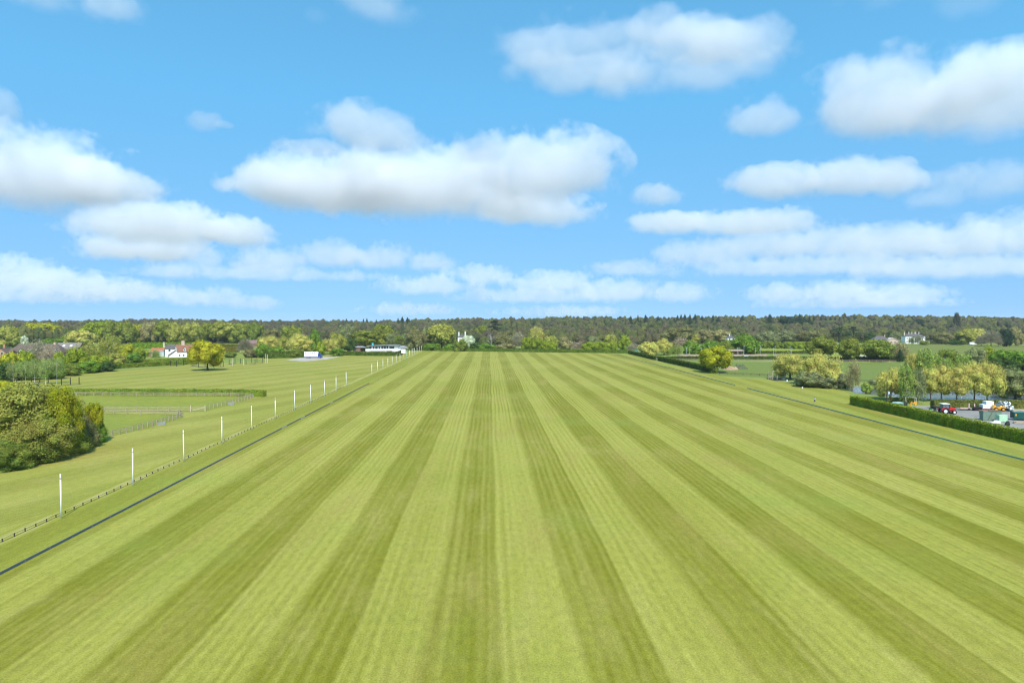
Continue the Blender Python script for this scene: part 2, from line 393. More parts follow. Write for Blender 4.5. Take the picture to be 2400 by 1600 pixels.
def trunk_mesh(name, mat, r=.035, top=.55, limbs=6, spread=.3, fork=.28):
    b = MB(); z = 0; p = Vector((0, 0, -.02)); pts = [p]
    for i in range(4): pts.append(Vector((random.uniform(-.02, .02), random.uniform(-.02, .02), top * (i + 1) / 4)))
    for i in range(4): b.tube(pts[i], pts[i + 1], r * (1 - .17 * i) * (1.35 if i == 0 else 1), r * (1 - .17 * (i + 1)), 7)
    for i in range(limbs):
        a = 2.4 * i + random.random(); z0 = fork + (top - fork) * i / max(limbs, 1); s = spread * random.uniform(.7, 1.1)
        q0 = Vector((0, 0, z0)); q1 = q0 + Vector((math.cos(a) * s * .5, math.sin(a) * s * .5, .13)); q2 = q1 + Vector((math.cos(a + .4) * s * .6, math.sin(a + .4) * s * .6, .15))
        b.tube(q0, q1, r * .5, r * .36, 5); b.tube(q1, q2, r * .36, r * .12, 5)
        q3 = q1 + Vector((math.cos(a - .8) * s * .4, math.sin(a - .8) * s * .4, .2)); b.tube(q1, q3, r * .28, r * .08, 4)
    me = bpy.data.meshes.new(name); me.from_pydata(b.v, [], b.f); me.materials.append(mat); return me

PROTO = {}
def proto(kind):
    """(list of crown meshes, trunk mesh)"""
    if kind in PROTO: return PROTO[kind]
    mk = lambda q: np_mesh('crown', q, 4, [FOL])
    if kind == 'oak': r = [mk(lobed(15, 3800, .029)) for _ in range(3)], trunk_mesh('trunk', BARK)
    elif kind == 'bigoak': r = [mk(np.concatenate([lobed(30, 30000, .0115, .08, (.10, .18), .38, core=.5), twigs(5000, .1, .10, .0016)])) for _ in range(2)], trunk_mesh('trunk', BARKP, .026, .6, 12, .36, .2)
    elif kind == 'fieldoak': r = [mk(lobed(20, 8500, .019, .22, (.13, .21), .36)) for _ in range(2)], trunk_mesh('trunk', BARK, .03, .6, 8, .3)
    elif kind == 'round': r = [mk(lobed(12, 3400, .030, .06, (.17, .27))) for _ in range(3)], trunk_mesh('trunk', BARK, .03)
    elif kind == 'shrub': r = [mk(lobed(11, 3400, .028, -.04, (.17, .27))) for _ in range(3)], trunk_mesh('trunk', BARK, .02, .3, 4)
    elif kind == 'bigshrub': r = [mk(lobed(18, 22000, .0125, -.03, (.14, .22))) for _ in range(2)], trunk_mesh('trunk', BARK, .02, .3, 4)
    elif kind == 'willow': r = [mk(lobed(15, 6500, .024, .12, (.15, .24), .34, 1, .35, .32, core=.6)) for _ in range(3)], trunk_mesh('trunk', BARK, .028, .6, 8, .25, .15)
    elif kind == 'bankwillow': r = [mk(lobed(15, 6500, .024, .21, (.15, .24), .34, 1, .35, .32, core=.6)) for _ in range(3)], trunk_mesh('trunk', BARK, .020, .6, 8, .2, .15)
    elif kind == 'poplar': r = [mk(lobed(16, 3200, .027, .08, (.11, .18), .34, core=0)) for _ in range(2)], trunk_mesh('trunk', BARKP, .018, .9, 6, .10, .3)
    elif kind == 'birch': r = [mk(lobed(14, 3000, .024, .28, (.12, .19), .35, 1, .6, .4, core=0)) for _ in range(2)], trunk_mesh('trunk', BARKW, .013, .60, 5, .05, .5)
    elif kind == 'sparse': r = [mk(np.concatenate([twigs(1500), lobed(12, 1700, .022, .12, core=0)])) for _ in range(2)], trunk_mesh('trunk', BARKP, .022, .7, 10, .3, .15)
    elif kind == 'bare': r = [mk(twigs(4200)) for _ in range(2)], trunk_mesh('trunk', BARK, .022, .7, 12, .3, .15)
    elif kind == 'dead': r = [mk(twigs(90, .3, .12, .006))], trunk_mesh('trunk', BARKP, .035, .8, 7, .34, .35)
    elif kind == 'conifer': r = [mk(conifer_q(2200, .03)) for _ in range(3)], trunk_mesh('trunk', BARK, .03, .8, 0)
    elif kind == 'cedar': r = [mk(tiers_q(2200, .026)) for _ in range(2)], trunk_mesh('trunk', BARK, .035, .9, 6)
    PROTO[kind] = r; return r
PC = {k: tuple(c * 1.8 for c in v) for k, v in dict(yg=(.188, .193, .014), oakgold=(.212, .198, .015), gold=(.262, .246, .060), olive=(.112, .128, .022), brown=(.108, .103, .040), tan=(.165, .148, .062), green=(.080, .135, .018),
          bright=(.128, .160, .016), dark=(.034, .060, .016), grey=(.165, .150, .095), conifer=(.016, .032, .017), pale=(.150, .192, .042), white=(.45, .50, .36),
          sage=(.130, .145, .060), mid=(.100, .125, .022), greygreen=(.115, .125, .055), pink=(.21, .165, .11), birch=(.155, .185, .06), khaki=(.176, .178, .036)).items()}
PC['white'] = (.55, .6, .42)
KN = dict(oak='oak_tree', bigoak='oak_tree', fieldoak='oak_tree', round='broadleaf_tree', shrub='shrub', bigshrub='shrub', willow='willow_tree', bankwillow='willow_tree', poplar='poplar_tree', birch='birch_tree',
          sparse='bare_tree', bare='bare_tree', dead='dead_tree', conifer='conifer_tree', cedar='cedar_tree')
CNT = {}
def tree(kind, cx, base, top, w, col, label, group=None, y=None):
    p = at(cx, base)
    if y:                                            # stands at a known depth
        v = ray(cx, base); p = Vector((v.x * y / v.y, y, 0)); p.z = terrain(p.x, p.y)
    hgt = ztop(cx, top, p.y) - p.z; wd = w * mpp(p.y) * 1.14
    crowns, trunk = proto(kind); i = CNT[kind] = CNT.get(kind, -1) + 1
    nm = KN[kind]
    t = thing(nm, label, 'shrub' if nm == 'shrub' else 'tree', p, random.uniform(0, 6.28), group)
    t.scale = (wd, wd, hgt)
    c = link(bpy.data.objects.new('crown', crowns[i % len(crowns)]), t)
    k = random.uniform(.92, 1.08); cc = PC[col] if isinstance(col, str) else col
    c.color = (cc[0] * k, cc[1] * k, cc[2] * k, 1)
    if nm != 'shrub': link(bpy.data.objects.new('trunk', trunk), t)
    return t

# ---- trees, from the near left round to the far right
TREES = '''
shrub|230|866|832|44|bright|light green bush behind the lawn-edge thicket, brick house side
shrub|268|860|828|40|khaki|olive bush between the dark-trunked tree and the trimmed hedge
shrub|310|850|826|34|green|green bush at the brick house end of the garden hedge
shrub|158|868|836|34|green|green bush beneath the brick barn roof
shrub|100|874|842|40|mid|olive green bush behind the birch crowns, middle of the house front
shrub|32|868|838|40|green|green bush under the wing of the brick house
shrub|222|846|818|44|khaki|pale olive bush at the brick barn end of the garden
round|262|822|790|40|olive|olive tree in the gap between brick barn and cottage sheds
round|170|808|776|40|olive|olive tree over the brick barn roof
shrub|130|812|793|52|green|green hedge-like bush behind the brick barn ridge
shrub|648|836|812|34|green|fresh green bush in front of the yellow willow by the barn
shrub|690|838|818|34|mid|olive bush at the foot of the bright lorry willow
shrub|790|834|816|30|green|green bush under the taller dull willow
shrub|588|838|818|30|brown|brown scrub below the bare grey tree
shrub|540|838|824|26|mid|small bush beside the orange-topped hedge
bigoak|62|1064|903|185|khaki|broad half-leafed olive oak over the thicket beside the paddock fence
bigoak|148|1067|909|78|yg|yellow-green oak leaning over the paddock from behind the olive oak
bigoak|-8|1070|950|100|yg|yellow-green low oak cut by the frame edge beside the olive oak
bigoak|104|1078|978|120|khaki|low spreading olive oak branches filling the front of the thicket
bigshrub|182|1048|968|80|brown|brown-twigged bush between the olive oak and the ivy-clad sapling
bigshrub|150|1062|1004|96|olive|olive bush at the lawn edge below the brown-twigged bush
bigshrub|78|1082|1022|100|mid|dark green bush at the lawn edge under the low oak branches
bigshrub|10|1098|1034|110|mid|green bramble bank at the lawn edge cut by the frame
bigshrub|222|1037|985|46|green|ivy-clad bush at the end of the lower paddock fence
fieldoak|221|1036|944|40|yg|small yellow-green sapling rising above the ivy-clad bush
bigshrub|8|928|892|44|yg|yellow-green bush behind the olive oak near the birches
fieldoak|487|868|799|67|oakgold|lone golden oak standing on the striped lawn before the white cottage
oak|102|801|757|80|yg|big yellow-green oak behind the roof of the long brick house
round|48|803|767|38|yg|small yellow-green tree beside the white-blossomed shrub behind the brick house
round|12|815|764|60|khaki|olive tree at the chimney end of the long brick house
shrub|57|808|787|15|white|white-blossomed shrub behind the long brick house
oak|228|803|752|62|bright|bright green oak rising above the yellow olive one beside the brick house
round|190|815|775|56|gold|yellow olive tree below the bright green oak by the brick house
round|268|805|753|42|olive|olive tree against the bright green oak, cottage side
round|296|805|754|50|olive|olive tree over the garden shed of the cottage
round|321|803|760|26|yg|slim yellow-green tree in the wood behind the cottage shed
round|352|804|755|36|tan|tan half-bare tree behind the slate wing of the cottage
oak|384|804|752|46|olive|olive oak in the wood above the cottage chimney
round|414|804|755|44|khaki|khaki rounded tree directly behind the white cottage
round|452|804|756|44|khaki|khaki tree between the cottage and the lone golden oak
oak|490|804|757|40|olive|olive tree straight above the lone golden oak
oak|522|804|753|52|khaki|tall khaki oak above the orange-topped hedge
round|563|804|758|46|olive|olive tree above the mauve barn roof
round|600|804|755|44|mid|green tree over the mauve barn roof
round|640|806|770|40|brown|brown budding tree above the yellow willow nearest the barn
round|684|808|763|40|olive|olive-green tree above the lorry end of the willows
bare|575|828|789|36|grey|bare grey tree in front of the mauve barn
shrub|620|838|806|34|green|green bush left of the yellow willows beyond the lawn
willow|628|828|787|46|gold|yellow willow nearest the mauve barn
willow|664|828|789|30|khaki|dull yellow willow between two brighter yellow willows
willow|703|829|781|54|gold|bright yellow willow directly behind the lorry
round|736|826|772|30|green|green tree between the lorry willow and the smaller yellow willows
shrub|752|832|801|22|bright|bright green bush at the cab end of the lorry
willow|774|830|793|34|gold|small yellow willow between lorry and pavilion
willow|792|826|779|38|khaki|taller dull yellow willow behind the small one near the brick shed
round|819|824|793|26|dark|dark green bushy tree beside the brick shed
poplar|812|815|763|40|sage|grey-green open tree above the brick shed
oak|856|816|775|56|olive|olive oak over the pavilion's teal chimney
round|896|814|760|46|olive|tall olive tree behind the pavilion roof
poplar|918|816|782|26|sage|thin young poplar behind the pavilion's flat roof
poplar|938|818|784|24|mid|thin young poplar behind the pavilion carport
poplar|952|818|782|22|sage|thin pale-stemmed poplar beyond the pavilion carport
round|974|820|770|50|brown|brown-olive tree at the end of the pole line
round|1004|818|768|34|sage|sage green tree between pole line and big domed oak
oak|1036|819|760|64|khaki|big domed golden-olive oak behind the field hedge corner
shrub|1012|821|804|40|green|green bushes under the big domed oak
shrub|1062|821|806|40|green|green bush row between domed oak and white blossom tree
shrub|1080|823|795|30|mid|dark green bush hiding the foot of the white villa
shrub|1712|818|796|34|mid|dark green bush hiding the foot of the white slate-roofed house
round|1096|816|786|28|white|white-blossomed tree behind the clipped field hedge
round|1126|806|763|42|olive|olive tree above the white blossom tree
shrub|1118|820|802|34|dark|dark green bush beside the white blossom tree
cedar|1161|792|751|36|conifer|black-green cedar on the skyline above the dead tree
dead|1151|819|781|30|grey|pale dead tree with forked bare limbs behind the field hedge
round|1178|818|779|34|brown|brown budding tree beside the pale dead tree
shrub|1140|821|804|36|green|green bushes under the pale dead tree
sparse|1214|817|777|28|grey|grey half-bare tree between dead tree and bright green bushes
shrub|1188|821|805|42|tan|tan twiggy scrub along the field hedge under the brown tree
round|1236|820|790|24|bright|brightest yellow-green small tree behind the field hedge
round|1256|821|792|28|bright|bright green tree just below the pale yellow poplar
poplar|1259|812|766|32|gold|pale yellow poplar standing above the bright green bushes
round|1276|821|798|24|bright|bright green bush, second past the pale yellow poplar
shrub|1295|822|799|22|bright|bright green bush, last before the orange-tinged tree
round|1293|813|787|30|khaki|khaki tree above the bright green bushes
round|1325|821|789|32|tan|orange-tinged tan tree behind the field hedge
sparse|1353|822|799|28|pink|pinkish bare scrub behind the field hedge
shrub|1381|823|801|36|bright|bright green bush beyond the pinkish scrub
shrub|1407|823|800|26|bright|bright green bush between two others near the hedge end
shrub|1431|824|801|28|bright|bright green bush under the khaki rounded tree near the hedge end
round|1392|812|789|28|greygreen|grey-green willow-like tree above the bright hedge-end bushes
round|1431|814|784|28|khaki|khaki rounded tree above the last bright bush
round|1466|822|785|30|bright|tall yellow-green tree near the far field corner
sparse|1484|826|803|26|grey|grey scrub at the far field corner
round|1521|834|801|42|gold|round golden tree beside the end of the clipped corner hedge
willow|1556|832|792|38|gold|pale yellow willow behind the round golden tree
shrub|1577|829|801|32|brown|dark brown bush below the broad brown oak
oak|1588|808|765|66|brown|broad brown budding oak on the slope above the arena
sparse|1596|818|790|34|pink|pale twiggy tree in front of the broad brown oak
round|1622|806|783|34|khaki|yellowish tree behind the bare poplar trunks
round|1620|832|799|40|green|green tree behind the arena end wall
oak|1654|806|772|40|tan|tan rounded tree, smaller of the tan pair over the arena
oak|1685|806|773|46|tan|tan rounded tree, larger of the tan pair by the white bungalow
round|1664|833|798|34|green|green tree behind the floodlit arena wall
round|1696|833|800|40|mid|green tree straight above the yellow-green oak
round|1746|831|784|68|green|broad green tree behind the arena shelter
birch|1573|838|812|14|pale|slim tree with pale trunk, first at the arena end
birch|1586|838|809|14|pale|slim tree with pale trunk, second along the arena end
birch|1595|838|812|14|pale|slim tree with pale trunk, last at the arena end
fieldoak|1679|873|812|70|yg|glowing yellow-green oak at the end of the clipped side hedge
shrub|1672|874|858|18|mid|small dark bush round the foot of the yellow-green oak
oak|1928|840|790|66|olive|olive oak, first of three in the pasture behind the willows
oak|1990|847|794|50|olive|olive oak with a bent trunk, middle of three in the pasture
oak|2056|847|796|68|mid|round dark-trunked green oak in front of the pink bungalow
sparse|2106|846|798|40|tan|half-bare tan tree between pink bungalow and mansion
conifer|2109|848|819|26|conifer|dark drooping fir below the half-bare tan tree
willow|1853|889|827|75|gold|yellow willow with leaning dark trunk beside the timber pergola
willow|1911|901|825|70|gold|yellow willow in the middle of the clump by the pergola
sparse|1948|906|830|44|gold|pale yellow open willow at the pond end of the clump
shrub|1949|907|861|53|gold|yellow-topped low willow in front of the clump
shrub|1893|906|870|62|sage|sage green rounded bush, pergola end of the clump
shrub|1938|909|884|54|greygreen|grey-green bush in front of the yellow-topped low willow
shrub|1980|910|874|34|greygreen|grey-green bush at the pond edge of the clump
sparse|2000|916|841|28|tan|tall thin half-bare tree standing at the pond edge
shrub|2031|922|896|24|pale|small yellowish bush alone on the pond bank
willow|2087|937|861|61|gold|yellow willow behind the twin utility poles
poplar|2124|946|855|38|pale|fresh green poplar behind the white goal frame
poplar|2152|946|866|30|sage|dull green poplar between fresh green poplar and willows
bankwillow|2180|940|864|51|gold|yellow willow beside the dull green poplar, first of the bank row
bankwillow|2206|940|853|59|gold|yellow willow, second of the row between yard and pond
bankwillow|2242|941|858|64|gold|yellow willow, third of the row between yard and pond
bankwillow|2283|941|850|72|gold|yellow willow, fourth of the row between yard and pond
bankwillow|2314|942|846|70|gold|largest yellow willow, last of the row above the loader
willow|2138|885|825|32|gold|yellow willow behind the pond next to the tall fresh poplar
poplar|2164|886|818|44|pale|tall fresh green poplar beyond the pond
poplar|2193|886|829|30|pale|shorter fresh green poplar beyond the pond
round|2222|872|819|46|mid|dark olive tree beyond the pond poplars
poplar|2213|888|838|30|pale|fresh green poplar in front of the dark olive tree
poplar|2258|888|829|36|pale|fresh green poplar, last of the group beyond the pond
round|2284|862|816|42|sage|grey-green tree in the row beside the hill meadow
round|2317|862|811|32|bright|bright green tree in the row beside the hill meadow
round|2352|866|820|50|green|green tree beside the track beyond the far pond shrubs
round|2396|868|822|52|green|green tree at the frame edge beside the hill meadow
shrub|2348|868|842|60|dark|dark hedge-like bush under the green trees by the track
willow|2380|937|861|84|sage|sage green willow over the pond behind the speckled bales
shrub|2354|922|900|54|brown|dark brown reedy bush on the far pond bank
shrub|2052|912|888|34|sage|low grey-green bush on the far pond bank behind the small yellowish one
shrub|2400|930|898|50|khaki|olive bush on the far bank at the frame edge
round|2262|806|770|50|khaki|khaki tree in the park beyond the mansion
round|2290|806|770|34|gold|yellow tree in the park beside the bare grey trees
bare|2322|812|768|46|grey|bare grey tree in the park beside the dark yew
bare|2300|810|782|26|grey|smaller bare grey tree in the park near the white van
round|2356|812|771|28|conifer|black-green yew in the park beside the bare grey trees
round|2380|810|767|30|tan|tan tree in the park beyond the black-green yew
sparse|2136|807|789|14|mid|small dark garden tree before the mansion front, paler wall side
sparse|2152|807|785|17|greygreen|taller garden tree before the mansion's front wing
shrub|2166|808|798|18|mid|low green bush at the corner of the mansion
round|2210|806|778|40|brown|dark brown tree next to the mansion
shrub|2242|808|797|34|dark|dark laurel at the mansion end of the meadow
round|2040|800|779|24|dark|dark yew behind the pink bungalow chimney
round|2086|800|775|22|dark|dark holm oak above the pink bungalow
round|2100|802|778|26|greygreen|grey-green tree between pink bungalow and mansion
cedar|2000|800|766|34|conifer|dark spreading cedar on the slope above the pasture oaks
cedar|1966|802|768|44|dark|green spreading pine beside the dark cedar on the slope
round|1900|803|775|60|brown|brown tree above the long slope hedge
round|1840|803|776|50|greygreen|grey-green tree above the young orchard row
round|1796|806|776|44|greygreen|grey-green tree next to the broad green arena tree
shrub|25|884|827|50|yg|yellow-green bush before the chimney end of the brick house
shrub|61|876|820|36|bright|bright green tall bush before the gabled dormers of the brick house
sparse|96|852|796|52|grey|bare grey tree standing across the front of the brick house
sparse|113|862|806|34|pink|pale bare tree in front of the brick house dormers
shrub|141|866|824|24|bright|bright green bush at the hipped end of the brick house
shrub|178|872|817|42|bright|bright green rounded bush beyond the birches
sparse|198|856|802|56|khaki|pale-trunked half-bare tree next to the brick house barn
sparse|254|850|787|50|khaki|dark-trunked open tree between brick house and cottage
shrub|296|844|805|38|yg|yellow-green bush beside the cottage garden shed
shrub|328|845|815|30|bright|bright green bush beside the cottage garden shed
sparse|365|843|818|22|pale|thin pale bush in front of the cottage garden shed
shrub|60|890|846|60|green|dark green bush behind the birch stems, brick house side
shrub|120|888|848|50|green|green bush behind the middle birch stems
shrub|205|874|846|50|green|green bush in the lawn-edge thicket beyond the birches
shrub|248|870|848|44|dark|dark green bush at the end of the lawn-edge thicket
shrub|162|880|852|44|mid|olive bush in the lawn-edge thicket beside the birches
shrub|8|894|850|46|dark|dark bush at the frame edge behind the birches
birch|31|899|846|26|birch|white-stemmed young birch nearest the frame edge
birch|60|903.5|845|27|birch|white-stemmed young birch, second, with the thickest trunk
birch|81|896|842|24|birch|white-stemmed young birch set back behind the others
birch|107|901|840|27|birch|white-stemmed young birch, fourth in the group
birch|133|898.5|838|28|birch|white-stemmed young birch beside the open-sided wire frame
'''
for ln in TREES.strip().splitlines():
    k, cx, b, t, w, c, lab = ln.split('|')
    tree(k, float(cx), float(b), float(t), float(w), c, lab)

# young orchard row on the slope
for i, cx in enumerate((1776, 1792, 1808, 1823, 1838, 1852, 1866, 1879, 1892)):
    tree('round', cx, 816 + (cx - 1776) * .018, 799 + (cx - 1776) * .02, 17, 'mid' if i < 5 else 'bright',
         ('dull green clipped tree in the orchard row' if i < 5 else 'brighter green clipped tree at the meadow end of the orchard row'), 'young trees in the orchard row')
# conifers along the wooded ridge
for px, top, w, dep in ((1453, 741, 7, 1300), (1466, 746, 6, 1310), (1478, 739, 13, 1240), (1495, 736, 8, 1260), (1513, 736, 15, 1250), (1523, 740, 11, 1290), (1542, 739, 14, 1240), (1566, 741, 9, 1300), (1580, 742, 9, 1280),
                        (1588, 737, 12, 1230), (1596, 735, 11, 1260), (1605, 735, 14, 1240), (1617, 735, 11, 1230), (1629, 734, 12, 1260), (1645, 738, 13, 1280), (1671, 737, 10, 1250), (1683, 741, 17, 1220), (1740, 739, 11, 1280), (1776, 743, 9, 1300),
                        (1804, 735, 26, 1200), (1874, 734, 15, 1300), (1885, 738, 9, 1310), (1897, 737, 9, 1300), (1907, 738, 9, 1300), (1924, 740, 9, 1310), (1935, 741, 9, 1310), (1946, 740, 9, 1310), (1957, 740, 9, 1310), (1968, 740, 9, 1310), (1976, 740, 10, 1300), (1988, 742, 9, 1310), (2003, 741, 9, 1310), (2015, 743, 11, 1290),
                        (812, 745, 9, 1350), (852, 745, 8, 1330), (860, 744, 9, 1330), (882, 747, 8, 1330), (933, 743, 9, 1330), (943, 741, 15, 1300), (955, 742, 14, 1300), (1303, 746, 8, 1400)):
    tree('conifer', px, 770, top + 2, w * 1.35, 'conifer', 'dark pointed conifer among those standing along the wooded ridge', 'conifers along the wooded ridge', y=dep)
tree('round', 1850, 770, 742, 44, 'conifer', 'wide blackish pine clump below the row of ridge conifers', y=1180)
tree('round', 1880, 772, 744, 40, 'conifer', 'blackish pine clump beside the wide one on the ridge', y=1170)
tree('round', 2241, 770, 733, 14, (.06, .07, .04), 'tall lone redwood breaking the skyline beyond the mansion', y=1050)
tree('poplar', 2229, 772, 744, 16, 'greygreen', 'thin pale tree leaning beside the lone redwood', y=1055)
tree('round', 2152, 770, 748, 20, 'conifer', 'round blackish pine on the skyline above the mansion', y=1150)

# ------------------------------------------------------------------ woods beyond (one mass each)
WOODM = [foliage('wood_' + str(i), c, .28, .14) for i, c in enumerate(((.112, .114, .044), (.118, .106, .056), (.094, .112, .038), (.130, .138, .042), (.088, .082, .052), (.066, .084, .036)))]
tmpl = [lobed(5, 200, .060, -.05, (.26, .36), .22, jit=.22, core=.92) for _ in range(6)]
def wood(name, label, rows, weights, seed):
    rs = np.random.default_rng(seed); V = []; MI = []
    for y, p0, p1, step, hh, ww in rows:
        px = p0
        while px < p1:
            yy = y * rs.uniform(.97, 1.03); v = ray(px, 753); x = v.x / v.y * yy
            q = tmpl[rs.integers(0, 6)]; w = ww * rs.uniform(.85, 1.5); h = hh * rs.uniform(.72, 1.16)
            a = rs.uniform(0, 6.28); c, s = math.cos(a), math.sin(a)
            V.append(np.stack([(q[:, 0] * c - q[:, 1] * s) * w + x, (q[:, 0] * s + q[:, 1] * c) * w + yy, q[:, 2] * h + terrain(x, yy)], 1))
            MI.append(np.full(len(q) // 4, rs.choice(6, p=weights)))
            px += step / yy * F * rs.uniform(.7, 1.3)
    me = np_mesh(name, np.concatenate(V), 4, WOODM, np.concatenate(MI))
    o = link(bpy.data.objects.new(name, me)); tag(o, label, 'wood', None, 'stuff'); return o
wood('woodland', 'brown-grey wood massed along the low ridge behind the cottages', [(y, -120, 760, 8.5, h, 11) for y, h in ((880, 12), (960, 12), (1040, 12), (1130, 12), (1220, 12), (1320, 12), (1420, 12), (1500, 13))], (.2, .2, .08, .02, .42, .08), 1)
wood('woodland', 'olive wood massed behind the hedge at the far end of the field', [(y, p0, p1, 8, h, 10.5) for y, p0, p1, h in ((660, 800, 1500, 12), (700, 790, 1560, 13), (750, 700, 1740, 14), (810, 700, 1760, 14), (870, 740, 1700, 13), (950, 740, 1700, 12), (1040, 740, 1700, 12), (1140, 740, 1700, 12), (1250, 740, 1700, 13), (1380, 740, 1700, 13), (1500, 740, 1700, 14))], (.22, .22, .22, .1, .1, .14), 2)
wood('woodland', 'olive brown wood massed on the hillside above the mansion', [(y, p0, 2560, 8.5, h, 11.5) for y, p0, h in ((850, 1760, 11), (910, 1700, 12), (980, 1690, 12), (1060, 1690, 12), (1150, 1690, 12), (1250, 1690, 12), (1380, 1690, 13), (1500, 1690, 14))], (.24, .24, .16, .16, .12, .08), 3)
wood('woodland', 'olive trees massed between the cottages and the ridge', [(y, p0, p1, 8, h, 11) for y, p0, p1, h in ((790, -60, 720, 16), (840, -60, 720, 15))], (.26, .12, .22, .2, .1, .1), 4)

# ------------------------------------------------------------------ hedges
HEDM = {}
def hedge(label, pts, width, height, col, leaf=.3, dens=10., name='hedge', jit=.12):
    """clipped hedge along ground points: a leafy body with a rough skin"""
    pts = [Vector((p[0], p[1], 0)) for p in pts]
    ring = []; V = []; step = max(1.2, leaf * 3)
    line = []
    for a, b in zip(pts, pts[1:]):
        n_ = max(1, int((b - a).length / step))
        line += [a.lerp(b, i / n_) for i in range(n_)]
    line.append(pts[-1])
    prof = [(-.5, 0), (-.5, .45), (-.46, .85), (-.36, .97), (0, 1.), (.36, .97), (.46, .85), (.5, .45), (.5, 0)]
    body = MB(); vs = []
    for i, p in enumerate(line):
        d = (line[min(i + 1, len(line) - 1)] - line[max(i - 1, 0)]).normalized(); s = Vector((d.y, -d.x, 0))
        hh = height * (1 + random.uniform(-.10, .08)); ww = width * (1 + random.uniform(-.10, .08))
        for q, z in prof: vs.append(p + s * q * ww * .9 + Vector((0, 0, z * hh * .93)))
    k = len(prof)
    fs = [(i * k + j, i * k + j + 1, (i + 1) * k + j + 1, (i + 1) * k + j) for i in range(len(line) - 1) for j in range(k - 1)]
    fs += [tuple(range(k)), tuple(range((len(line) - 1) * k, len(line) * k))[::-1]]
    core = np.array([tuple(v) for v in vs])
    # leaves on the skin
    seg = np.array([(line[i + 1] - line[i]).length for i in range(len(line) - 1)]); L = seg.sum()
    n_ = int(L * (width + 2 * height) * dens); n_ = min(n_, 60000)
    i = rng.choice(len(seg), n_, p=seg / L); t = rng.random(n_)
    A = np.array([tuple(v) for v in line]); p = A[i] * (1 - t[:, None]) + A[i + 1] * t[:, None]
    d = A[i + 1] - A[i]; d /= np.linalg.norm(d, axis=1, keepdims=True) + 1e-9; s = np.stack([d[:, 1], -d[:, 0], 0 * d[:, 0]], 1)
    u = rng.random(n_) * (width + 2 * height)
    q = np.where(u < height, -.5, np.where(u > height + width, .5, (u - height) / width - .5)); z = np.where(u < height, u, np.where(u > height + width, u - height - width, height))
    nrm = np.where((u < height)[:, None], -s, np.where((u > height + width)[:, None], s, np.array([[0, 0, 1.]])))
    bulge = jit * (np.sin(p[:, 0] * 1.7 + p[:, 1] * .9) * .5 + np.sin(p[:, 1] * 2.3 - p[:, 0] * .4) * .5)
    c = p + s * (q * width)[:, None] + np.array([0, 0, 1.]) * z[:, None] + nrm * (rng.normal(size=n_) * leaf * .35 + bulge)[:, None]
    # the two ends
    for e, sg in ((0, -1), (-1, 1)):
        ne = int(width * height * dens); dd = d[np.argmin(i)] if e == 0 else d[np.argmax(i)]; ss = np.array([dd[1], -dd[0], 0])
        ce = A[e] + ss * (rng.random((ne, 1)) - .5) * width + np.array([0, 0, 1.]) * rng.random((ne, 1)) * height + dd * sg * .05
        c = np.concatenate([c, ce]); nrm = np.concatenate([nrm, np.tile(dd * sg, (ne, 1))])
    c[:, 2] = np.abs(c[:, 2])
    nrm = nrm + rng.normal(size=nrm.shape) * .34; nrm /= np.linalg.norm(nrm, axis=1, keepdims=True)
    lq = leaf_quads(c, nrm, leaf)
    nb = len(lq) // 4
    me = bpy.data.meshes.new(name)
    me.from_pydata(np.concatenate([core, lq]).tolist(), [], fs + [tuple(len(core) + 4 * j + r for r in range(4)) for j in range(nb)])
    me.materials.append(FOL); o = link(bpy.data.objects.new(name, me))
    cc = PC[col] if isinstance(col, str) else tuple(c * 1.35 for c in col)
    o.color = (*cc, 1); return tag(o, label, 'hedge')
gp = lambda *ps: [at(*p) for p in ps]
hedge('long clipped hedge between the striped field and the farmyard', [(105.6, 92), (105.4, 134), (105.2, 193)], 2.3, 2.5, (.150, .195, .020), .15, 34, jit=.2)
hedge('clipped dark hedge running from the yellow-green oak to the gateway', [(105.2, 318), (104.2, 413)], 2.2, 2.6, (.060, .092, .014), .3, 10)
hedge('clipped dark hedge from the gateway to the far field corner', [(103.6, 419), (104.4, 505)], 2.0, 2.2, (.060, .092, .014), .32, 9)
hedge('low clipped hedge across the far end of the striped field', [(-44.5, 558), (20, 538), (104, 511)], 2.4, 2.3, (.085, .130, .018), .35, 8)
hedge('field hedge with white blossom behind the upper paddock rail fence', gp((60, 926), (160, 925.5), (400, 926.5), (560, 927.5), (620, 929.5)), 1.9, 2.0, (.150, .200, .025), .2, 16)
hedge('trimmed hedge along the far edge of the mown lawn', gp((150, 880), (280, 863), (380, 857), (450, 853), (510, 851)), 2.0, 2.1, (.130, .165, .022), .3, 9)
hedge('outer trimmed garden hedge in front of the white cottage', gp((285, 851), (380, 847), (460, 843)), 1.8, 1.6, (.165, .205, .026), .3, 9)
hedge('tall bright green hedge behind the white cottage', gp((313, 817), (380, 816.5), (470, 816)), 3.0, 5.2, (.125, .195, .015), .5, 4, jit=.5)
hedge('thick clipped hedge with an orange-tinged top near the barn', gp((508, 824.5), (558, 825)), 3.0, 6.0, (.125, .115, .022), .45, 4)
hedge('clipped dark hedge in front of the white pavilion', gp((783, 832.5), (860, 833.5), (932, 834), (944, 829)), 2.0, 2.7, (.065, .100, .014), .32, 9)
hedge('dark hedge behind the parked lorry', gp((620, 840), (655, 839), (712, 838)), 2.5, 4.2, (.075, .110, .018), .35, 8)
hedge('brownish clipped hedge between the yard and the willow row', gp((2185, 957), (2260, 957.2), (2420, 957.5), (2520, 958)), 1.9, 2.3, (.115, .125, .030), .18, 22)
hedge('low brown hedge behind the white goal frame', gp((2090, 943), (2140, 944)), 1.3, 1.5, (.12, .13, .035), .18, 20)
